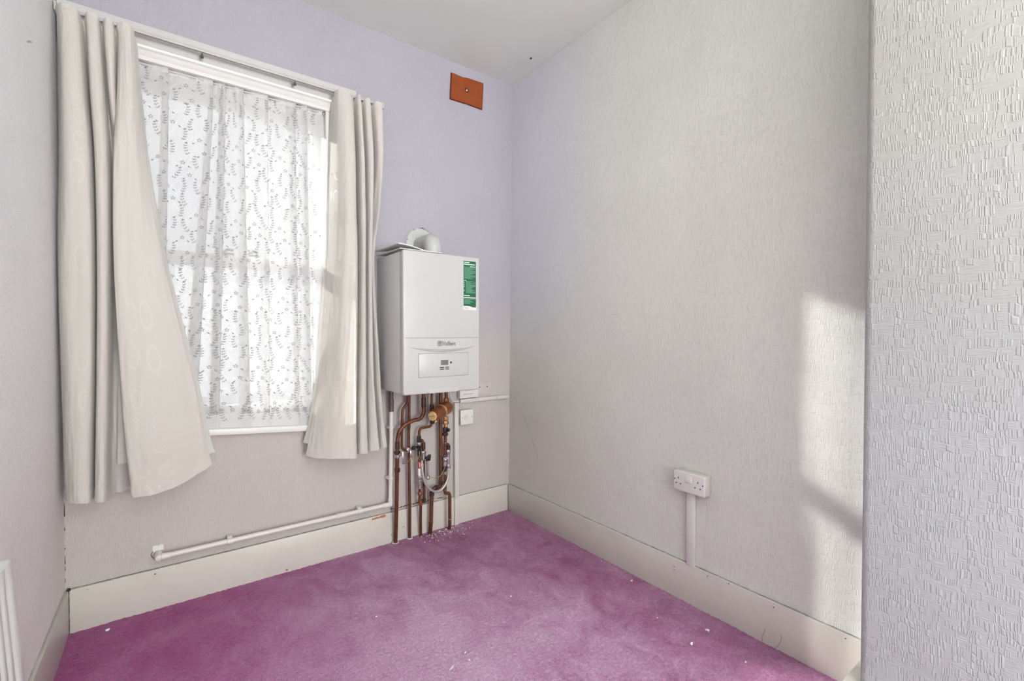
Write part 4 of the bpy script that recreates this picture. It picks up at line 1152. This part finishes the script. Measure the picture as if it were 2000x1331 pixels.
# ------------------------------------------------------------------ electrics right of the pipes
p = thing('heating_control', 'white heating control box on the wall half hidden behind the boiler corner', 'control box', (-0.31, 0.0, 0.765))
bm = nb(); box(bm, -0.380, -0.245, -0.030, WB - 0.001, 0.766, 0.870, 0.006); bq = bm
bm = nb(); box(bm, -0.345, -0.272, -0.0306, -0.028, 0.8145, 0.8185); bs = bm
bm = nb()
for x in (-0.352, -0.341, -0.330, -0.316, -0.305, -0.292):
    box(bm, x, x + 0.006, -0.0305, -0.029, 0.790, 0.7935)
multi('case', [(bq, M['plastic'], True), (bs, M['dark'], True), (bm, M['logo'], True)], p)
p = thing('switch_plate', 'small square white surface-mounted fused switch below the control box', 'switch', (-0.33, 0.0, 0.607))
bm = nb(); box(bm, -0.373, -0.289, -0.024, WB - 0.001, 0.609, 0.695, 0.003); b0 = finish(bm, 'back_box', M['plastic_old'], p)
bm = nb(); box(bm, -0.375, -0.287, -0.033, -0.024, 0.607, 0.697, 0.004); b1 = finish(bm, 'face_plate', M['plastic'], p)
bm = nb(); box(bm, -0.330, -0.305, -0.0375, -0.032, 0.634, 0.668, 0.002); finish(bm, 'rocker', M['plastic'], p)
bm = nb(); box(bm, -0.352, -0.336, -0.0345, -0.032, 0.638, 0.664, 0.001); box(bm, -0.3445, -0.3435, -0.036, -0.033, 0.645, 0.657); finish(bm, 'fuse_carrier', M['plastic_old'], p)
for x in (-0.364, -0.297):
    bm = nb(); lathe(bm, (x, -0.0325, 0.652), (0, -1, 0), [(0, 0.0032), (0.001, 0.0028)], 10); finish(bm, 'screw', M['greybrown'], p)
bm = nb(); box(bm, -0.365, -0.098, -0.012, WB - 0.001, 0.738, 0.760, 0.002); box(bm, -0.095, 0.002, -0.012, WB - 0.001, 0.738, 0.760, 0.002)
tag(finish(bm, 'cable_trunking', M['plastic_old']), 'short level run of white cable trunking from the control box to the corner', 'trunking', 'white cable trunking')
bm = nb(); box(bm, -0.405, -0.377, -0.014, WB - 0.001, 0.16, 0.742, 0.002); box(bm, -0.405, -0.377, -0.014, -0.001, 0.0, 0.162, 0.002)
tag(finish(bm, 'cable_trunking', M['plastic_old']), 'tall upright white cable trunking right of the copper pipes down to the carpet', 'trunking', 'white cable trunking')
bm = nb(); tube(bm, crom([(-0.470, -.045, BT), (-0.462, -.045, .83), (-0.449, -.04, .792), (-0.430, -.025, .762), (-0.405, -.008, .752), (-0.372, -.006, .750)], 7), 0.0042, 9)
tag(finish(bm, 'power_cable', M['plastic']), 'white cable curving from under the boiler into the trunking', 'cable')

# orange plate
p = thing('blanking_plate', 'small orange-brown painted plate high on the window wall near the ceiling corner', 'blanking plate', (-0.305, 0.0, 2.56))
bm = nb(); cs = [(-0.4155, 2.719), (-0.385, 2.7195), (-0.34, 2.7165), (-0.29, 2.724), (-0.188, 2.7285), (-0.186, 2.716), (-0.195, 2.562), (-0.31, 2.5635), (-0.423, 2.560), (-0.421, 2.62)]
def slab(bm, cs, y0, y1):
    a = [bm.verts.new((x, y0, z)) for x, z in cs]; b = [bm.verts.new((x, y1, z)) for x, z in cs]
    for i in range(len(cs)):
        k = (i + 1) % len(cs); bm.faces.new((a[i], a[k], b[k], b[i]))
    bm.faces.new(a); bm.faces.new(b)
slab(bm, cs, WB, 0.004); finish(bm, 'dark_edge', M['orange_edge'], p)
ctr = Vector((-0.305, 2.642)); bm = nb(); slab(bm, [tuple(ctr + (Vector(c) - ctr) * 0.965) for c in cs], 0.006, 0.002); finish(bm, 'plate', M['orange'], p)
bm = nb(); lathe(bm, (-0.309, 0.003, 2.646), (0, -1, 0), [(0, 0.015), (0.003, 0.014), (0.004, 0.010), (0.002, 0.009)], 20); finish(bm, 'screw_cup', M['orange_edge'], p)
bm = nb(); lathe(bm, (-0.309, 0.003, 2.646), (0, -1, 0), [(0, 0.008), (0.005, 0.008), (0.007, 0.005)], 16); sc_ = finish(bm, 'screw', M['chrome'], p)
bm = nb(); box(bm, -0.317, -0.301, -0.0045, -0.003, 2.645, 2.6475); finish(bm, 'screw_slot', M['dark'], sc_)

# ------------------------------------------------------------------ double socket on the right wall
def RX(z): return WB + LEAN * z / ZC
sx = RX(0.53)
p = thing('wall_socket', 'white double power socket on the right-hand wall above the baseboard', 'socket', (sx, -1.328, 0.484))
bm = nb(); box(bm, sx - 0.034, sx - 0.0005, -1.402, -1.256, 0.487, 0.571, 0.005, 3); finish(bm, 'back_box', M['plastic_old'], p)
bm = nb(); box(bm, sx - 0.046, sx - 0.034, -1.401, -1.255, 0.485, 0.571, 0.005, 3); plate = finish(bm, 'face_plate', M['plastic'], p)
fx = sx - 0.046
def sy(f): return -1.255 - 0.146 * f
bm = nb(); box(bm, fx - 0.004, fx + 0.002, sy(0.60), sy(0.40), 0.531, 0.560, 0.0015)
for v in bm.verts:
    if v.co.z > 0.55 and v.co.x < fx - 0.001: v.co.x += 0.0028
finish(bm, 'rocker', M['plastic'], p)
for f, z, wy, wz in ((0.17, 0.5405, .0038, .0075), (0.10, 0.517, .006, .0042), (0.245, 0.517, .006, .0042), (0.79, 0.5405, .0038, .0075), (0.705, 0.517, .006, .0042), (0.865, 0.517, .006, .0042)):
    bm = nb(); box(bm, fx - 0.0006, fx + 0.002, sy(f) - wy / 2, sy(f) + wy / 2, z - wz / 2, z + wz / 2); finish(bm, 'pin_hole', M['black'], plate)
for f in (0.05, 0.945):
    bm = nb(); lathe(bm, (fx + 0.001, sy(f), 0.533), (-1, 0, 0), [(0, 0.0035), (0.0016, 0.003)], 12); finish(bm, 'screw', M['greybrown'], plate)
bm = nb(); box(bm, RX(0.3) - 0.018, RX(0.15) + 0.001, -1.338, -1.303, 0.164, 0.487, 0.002)
tag(finish(bm, 'cable_trunking', M['plastic']), 'short upright white trunking under the double socket on the right-hand wall', 'trunking', 'white cable trunking')

# ------------------------------------------------------------------ radiator on the left wall
p = thing('radiator', 'white fluted panel radiator at the left edge against the left wall', 'radiator', (XL + 0.08, -1.6, 0.15))
TH = math.atan(0.062)
RM = Matrix.Translation((XL + 0.092, 0, 0.745)) @ Matrix.Rotation(-TH, 4, 'Y')
bm = nb()
prof2 = []
ye, yn = -1.195, -2.05
y = ye
pts2 = [(0.0, ye + 0.0), (0.003, ye - 0.006)]
k = 0
y = ye - 0.045
while y > yn + 0.03:
    pts2 += [(0.003, y), (-0.001, y - 0.004), (-0.001, y - 0.010), (0.003, y - 0.014)]
    y -= 0.036
pts2 += [(0.003, yn + 0.006), (0.0, yn)]
back_ = [(-0.011, yn), (-0.011, ye)]
allp = pts2 + back_
lv = [(0.0, 1.0, 0.0), (-0.004, 1.0, 0.0), (-0.05, 1.0, 1.0), (-0.545, 1.0, 1.0), (-0.585, 1.0, 0.0), (-0.595, 1.0, 0.0)]
rows = []
for z, s, fl in lv:
    row = []
    for (x_, y_) in allp:
        xx = x_
        if x_ == -0.001: xx = 0.003 if not fl else -0.001
        yy = y_
        if z > -0.01 and y_ > ye - 0.01: yy = y_ - 0.012 * (1 if z > -0.003 else 0.6)
        row.append(bm.verts.new(RM @ Vector((xx, yy, z))))
    rows.append(row)
for a, b in zip(rows, rows[1:]):
    for i in range(len(allp)):
        q = (i + 1) % len(allp); bm.faces.new((a[i], a[q], b[q], b[i]))
bm.faces.new(rows[0]); bm.faces.new(rows[-1])
finish(bm, 'panel', M['radiator'], p, 30)
for y in (-1.30, -1.92):
    bm = nb(); box(bm, XL + 0.001, XL + 0.082, y - 0.02, y + 0.02, 0.66, 0.70, 0.002); box(bm, XL + 0.001, XL + 0.100, y - 0.02, y + 0.02, 0.22, 0.26, 0.002); finish(bm, 'bracket', M['radiator'], p)
bm = nb(); tube(bm, fillet([(XL + 0.118, -1.215, 0.185), (XL + 0.118, -1.19, 0.185), (XL + 0.118, -1.165, 0.185), (XL + 0.118, -1.165, -0.005)], 0.012, 5), 0.0078, 10); lathe(bm, (XL + 0.118, -1.165, 0.17), (0, 0, 1), [(0, .012), (.03, .012), (.034, .016), (.06, .015), (.064, .008)], 16); finish(bm, 'valve', M['plastic'], p)

# ------------------------------------------------------------------ bits on the carpet
def scrap(x, y, L, W, rot, label, mat='paper', curl=0.004):
    bm = nb(); n = 7; rr = random.Random(int(abs(x * 1000) + abs(y * 77)))
    ring = []
    for k in range(n):
        a = 2 * PI * k / n + rr.uniform(-.25, .25)
        ring.append((L / 2 * math.cos(a) * rr.uniform(.75, 1.1), W / 2 * math.sin(a) * rr.uniform(.75, 1.1), rr.uniform(0.0, curl)))
    c0 = (0, 0, curl * 0.9)
    Mx = Matrix.Translation((x, y, 0.0045)) @ Matrix.Rotation(rot, 4, 'Z')
    top_ = [bm.verts.new(Mx @ Vector(q)) for q in ring]; bot_ = [bm.verts.new(Mx @ (Vector(q) - Vector((0, 0, 0.0022)))) for q in ring]
    ct = bm.verts.new(Mx @ Vector(c0)); cb = bm.verts.new(Mx @ (Vector(c0) - Vector((0, 0, 0.0022))))
    for k in range(n):
        q = (k + 1) % n
        bm.faces.new((top_[k], top_[q], ct)); bm.faces.new((bot_[q], bot_[k], cb)); bm.faces.new((top_[k], bot_[k], bot_[q], top_[q]))
    tag(finish(bm, 'paper_scrap', M[mat], None, 20), label, 'scrap', 'scraps of paper and plaster on the carpet')
scrap(-0.232, -1.472, .022, .011, .3, 'largest white paper scrap on the carpet near the right wall', curl=.009)
scrap(-0.114, -1.466, .018, .010, -.6, 'crumpled white scrap on the carpet close to the right baseboard', curl=.010)
scrap(-0.060, -1.058, .014, .010, .2, 'small bluish-white crumb beside the right baseboard left of the socket trunking', curl=.008)
scrap(-0.030, -0.844, .008, .006, .2, 'tiny white speck against the right baseboard nearer the far corner')
scrap(-1.981, -0.072, .015, .011, .1, 'white oval pebble-like scrap in the left window corner of the carpet', 'white_tag', .008)
scrap(-1.006, -1.047, .030, .008, .45, 'long thin white paper sliver at the front middle of the carpet')
scrap(-0.938, -1.050, .007, .012, .5, 'short white sliver just right of the long thin paper sliver')
scrap(-0.930, -1.010, .012, .005, .2, 'small white sliver just behind the long thin paper sliver')
scrap(-1.110, -0.610, .009, .005, 0, 'tiny white speck on the carpet left of the middle')
scrap(-0.585, -0.822, .012, .005, .3, 'tiny pale sliver in the middle of the carpet')
scrap(-0.200, -1.300, .006, .005, 0, 'pinhead white speck on the carpet below the double socket')
scrap(-0.165, -1.640, .008, .006, 0, 'small white crumb on the carpet nearest the chimney breast')
bm = nb(); rr = random.Random(11)
for k in range(150):
    a = rr.gauss(0, 1); b = abs(rr.gauss(0, 1))
    x = -0.50 + 0.09 * a; y = -0.03 - 0.055 * b
    if x > -0.30 or x < -0.70: continue
    s = rr.uniform(0.0012, 0.0034) * (1.6 if rr.random() < .1 else 1)
    Mx = Matrix.Translation((x, y, 0.004)) @ Matrix.Rotation(rr.uniform(0, 6), 4, Vector((rr.random(), rr.random(), 1))) @ Matrix.Diagonal((s * rr.uniform(.7, 1.6), s, s * .8, 1))
    bmesh.ops.create_icosphere(bm, subdivisions=1, radius=1.0, matrix=Mx)
tag(finish(bm, 'plaster_crumbs', M['crumb'], None, 20), 'scatter of fine white plaster crumbs on the carpet in front of the pipes', 'debris', kind='stuff')
for pts, lb in (([(-0.004, -1.625, 0.0), (-0.006, -1.622, 0.02), (-0.004, -1.63, 0.045), (-0.004, -1.632, 0.058)], 'short dark carpet thread standing up against the right baseboard'),
                ([(-0.004, -1.665, 0.0), (-0.008, -1.680, 0.022), (-0.006, -1.690, 0.050), (-0.004, -1.688, 0.066)], 'longer curled carpet thread against the right baseboard nearest the chimney breast')):
    bm = nb(); tube(bm, crom(pts, 6), 0.0006, 5); tag(finish(bm, 'loose_thread', M['greybrown']), lb, 'thread')

# ------------------------------------------------------------------ light
w = bpy.data.worlds.new('outdoors'); SC.world = w; w.use_nodes = True
nt = w.node_tree; nt.nodes.clear()
o_ = nt.nodes.new('ShaderNodeOutputWorld'); bg = nt.nodes.new('ShaderNodeBackground')
tc = nt.nodes.new('ShaderNodeTexCoord'); nz = nt.nodes.new('ShaderNodeTexNoise'); nz.inputs['Scale'].default_value = 3.0; nz.inputs['Detail'].default_value = 5
rp = nt.nodes.new('ShaderNodeValToRGB'); rp.color_ramp.elements[0].position = 0.35; rp.color_ramp.elements[0].color = (0.80, 0.83, 0.88, 1); rp.color_ramp.elements[1].position = 0.65; rp.color_ramp.elements[1].color = (1, 1, 1, 1)
nt.links.new(tc.outputs['Generated'], nz.inputs['Vector']); nt.links.new(nz.outputs[0], rp.inputs[0]); nt.links.new(rp.outputs[0], bg.inputs[0]); nt.links.new(bg.outputs[0], o_.inputs[0])
bg.inputs[1].default_value = 1.15

def lamp(name, typ, energy, loc, aim, **kw):
    d = bpy.data.lights.new(name, typ); d.energy = energy
    for k, v in kw.items(): setattr(d, k, v)
    o = bpy.data.objects.new(name, d); COL.objects.link(o); o.location = loc
    o.rotation_euler = (Vector(aim)).to_track_quat('-Z', 'Y').to_euler()
    return o
lamp('sun', 'SUN', 14.5, (-3, 4, 5), (0.690, -1.0, -0.48), angle=math.radians(1.3), color=(1.0, 0.98, 0.95))
lamp('rear_window_light', 'AREA', 126.0, (-0.95, -5.9, 1.25), (0.0, 1.0, 0.06), shape='RECTANGLE', size=1.5, size_y=2.1, color=(0.97, 1.0, 0.975))  # unseen area light added behind the camera as fill
lamp('uplighter', 'AREA', 80.0, (-1.0, -4.1, 1.55), (0.0, 0.25, 1.0), shape='RECTANGLE', size=1.0, size_y=1.0, color=(0.98, 1.0, 0.98))  # added fill, out of view, to brighten the ceiling

# ------------------------------------------------------------------ camera
cd = bpy.data.cameras.new('camera'); cam = bpy.data.objects.new('camera', cd); COL.objects.link(cam)
cam.location = (-1.7773, -2.4311, 1.16)
pitch = 0.01503
fw = Vector((0.59738, 0.80196, 0.0)) * math.cos(pitch) + Vector((0, 0, -math.sin(pitch)))
cam.rotation_euler = fw.to_track_quat('-Z', 'Y').to_euler()
cd.sensor_width = 36.0; cd.lens = 898.0 / 2000.0 * 36.0
cd.clip_start = 0.02
SC.camera = cam
SC.view_settings.view_transform = 'Standard'
SC.view_settings.look = 'None'
SC.view_settings.exposure = 0.0
SC.cycles.max_bounces = 6
SC.cycles.transparent_max_bounces = 14
SC.cycles.diffuse_bounces = 3
SC.cycles.glossy_bounces = 2
SC.cycles.adaptive_threshold = 0.07
SC.cycles.adaptive_min_samples = 24
SC.cycles.sample_clamp_indirect = 4.0
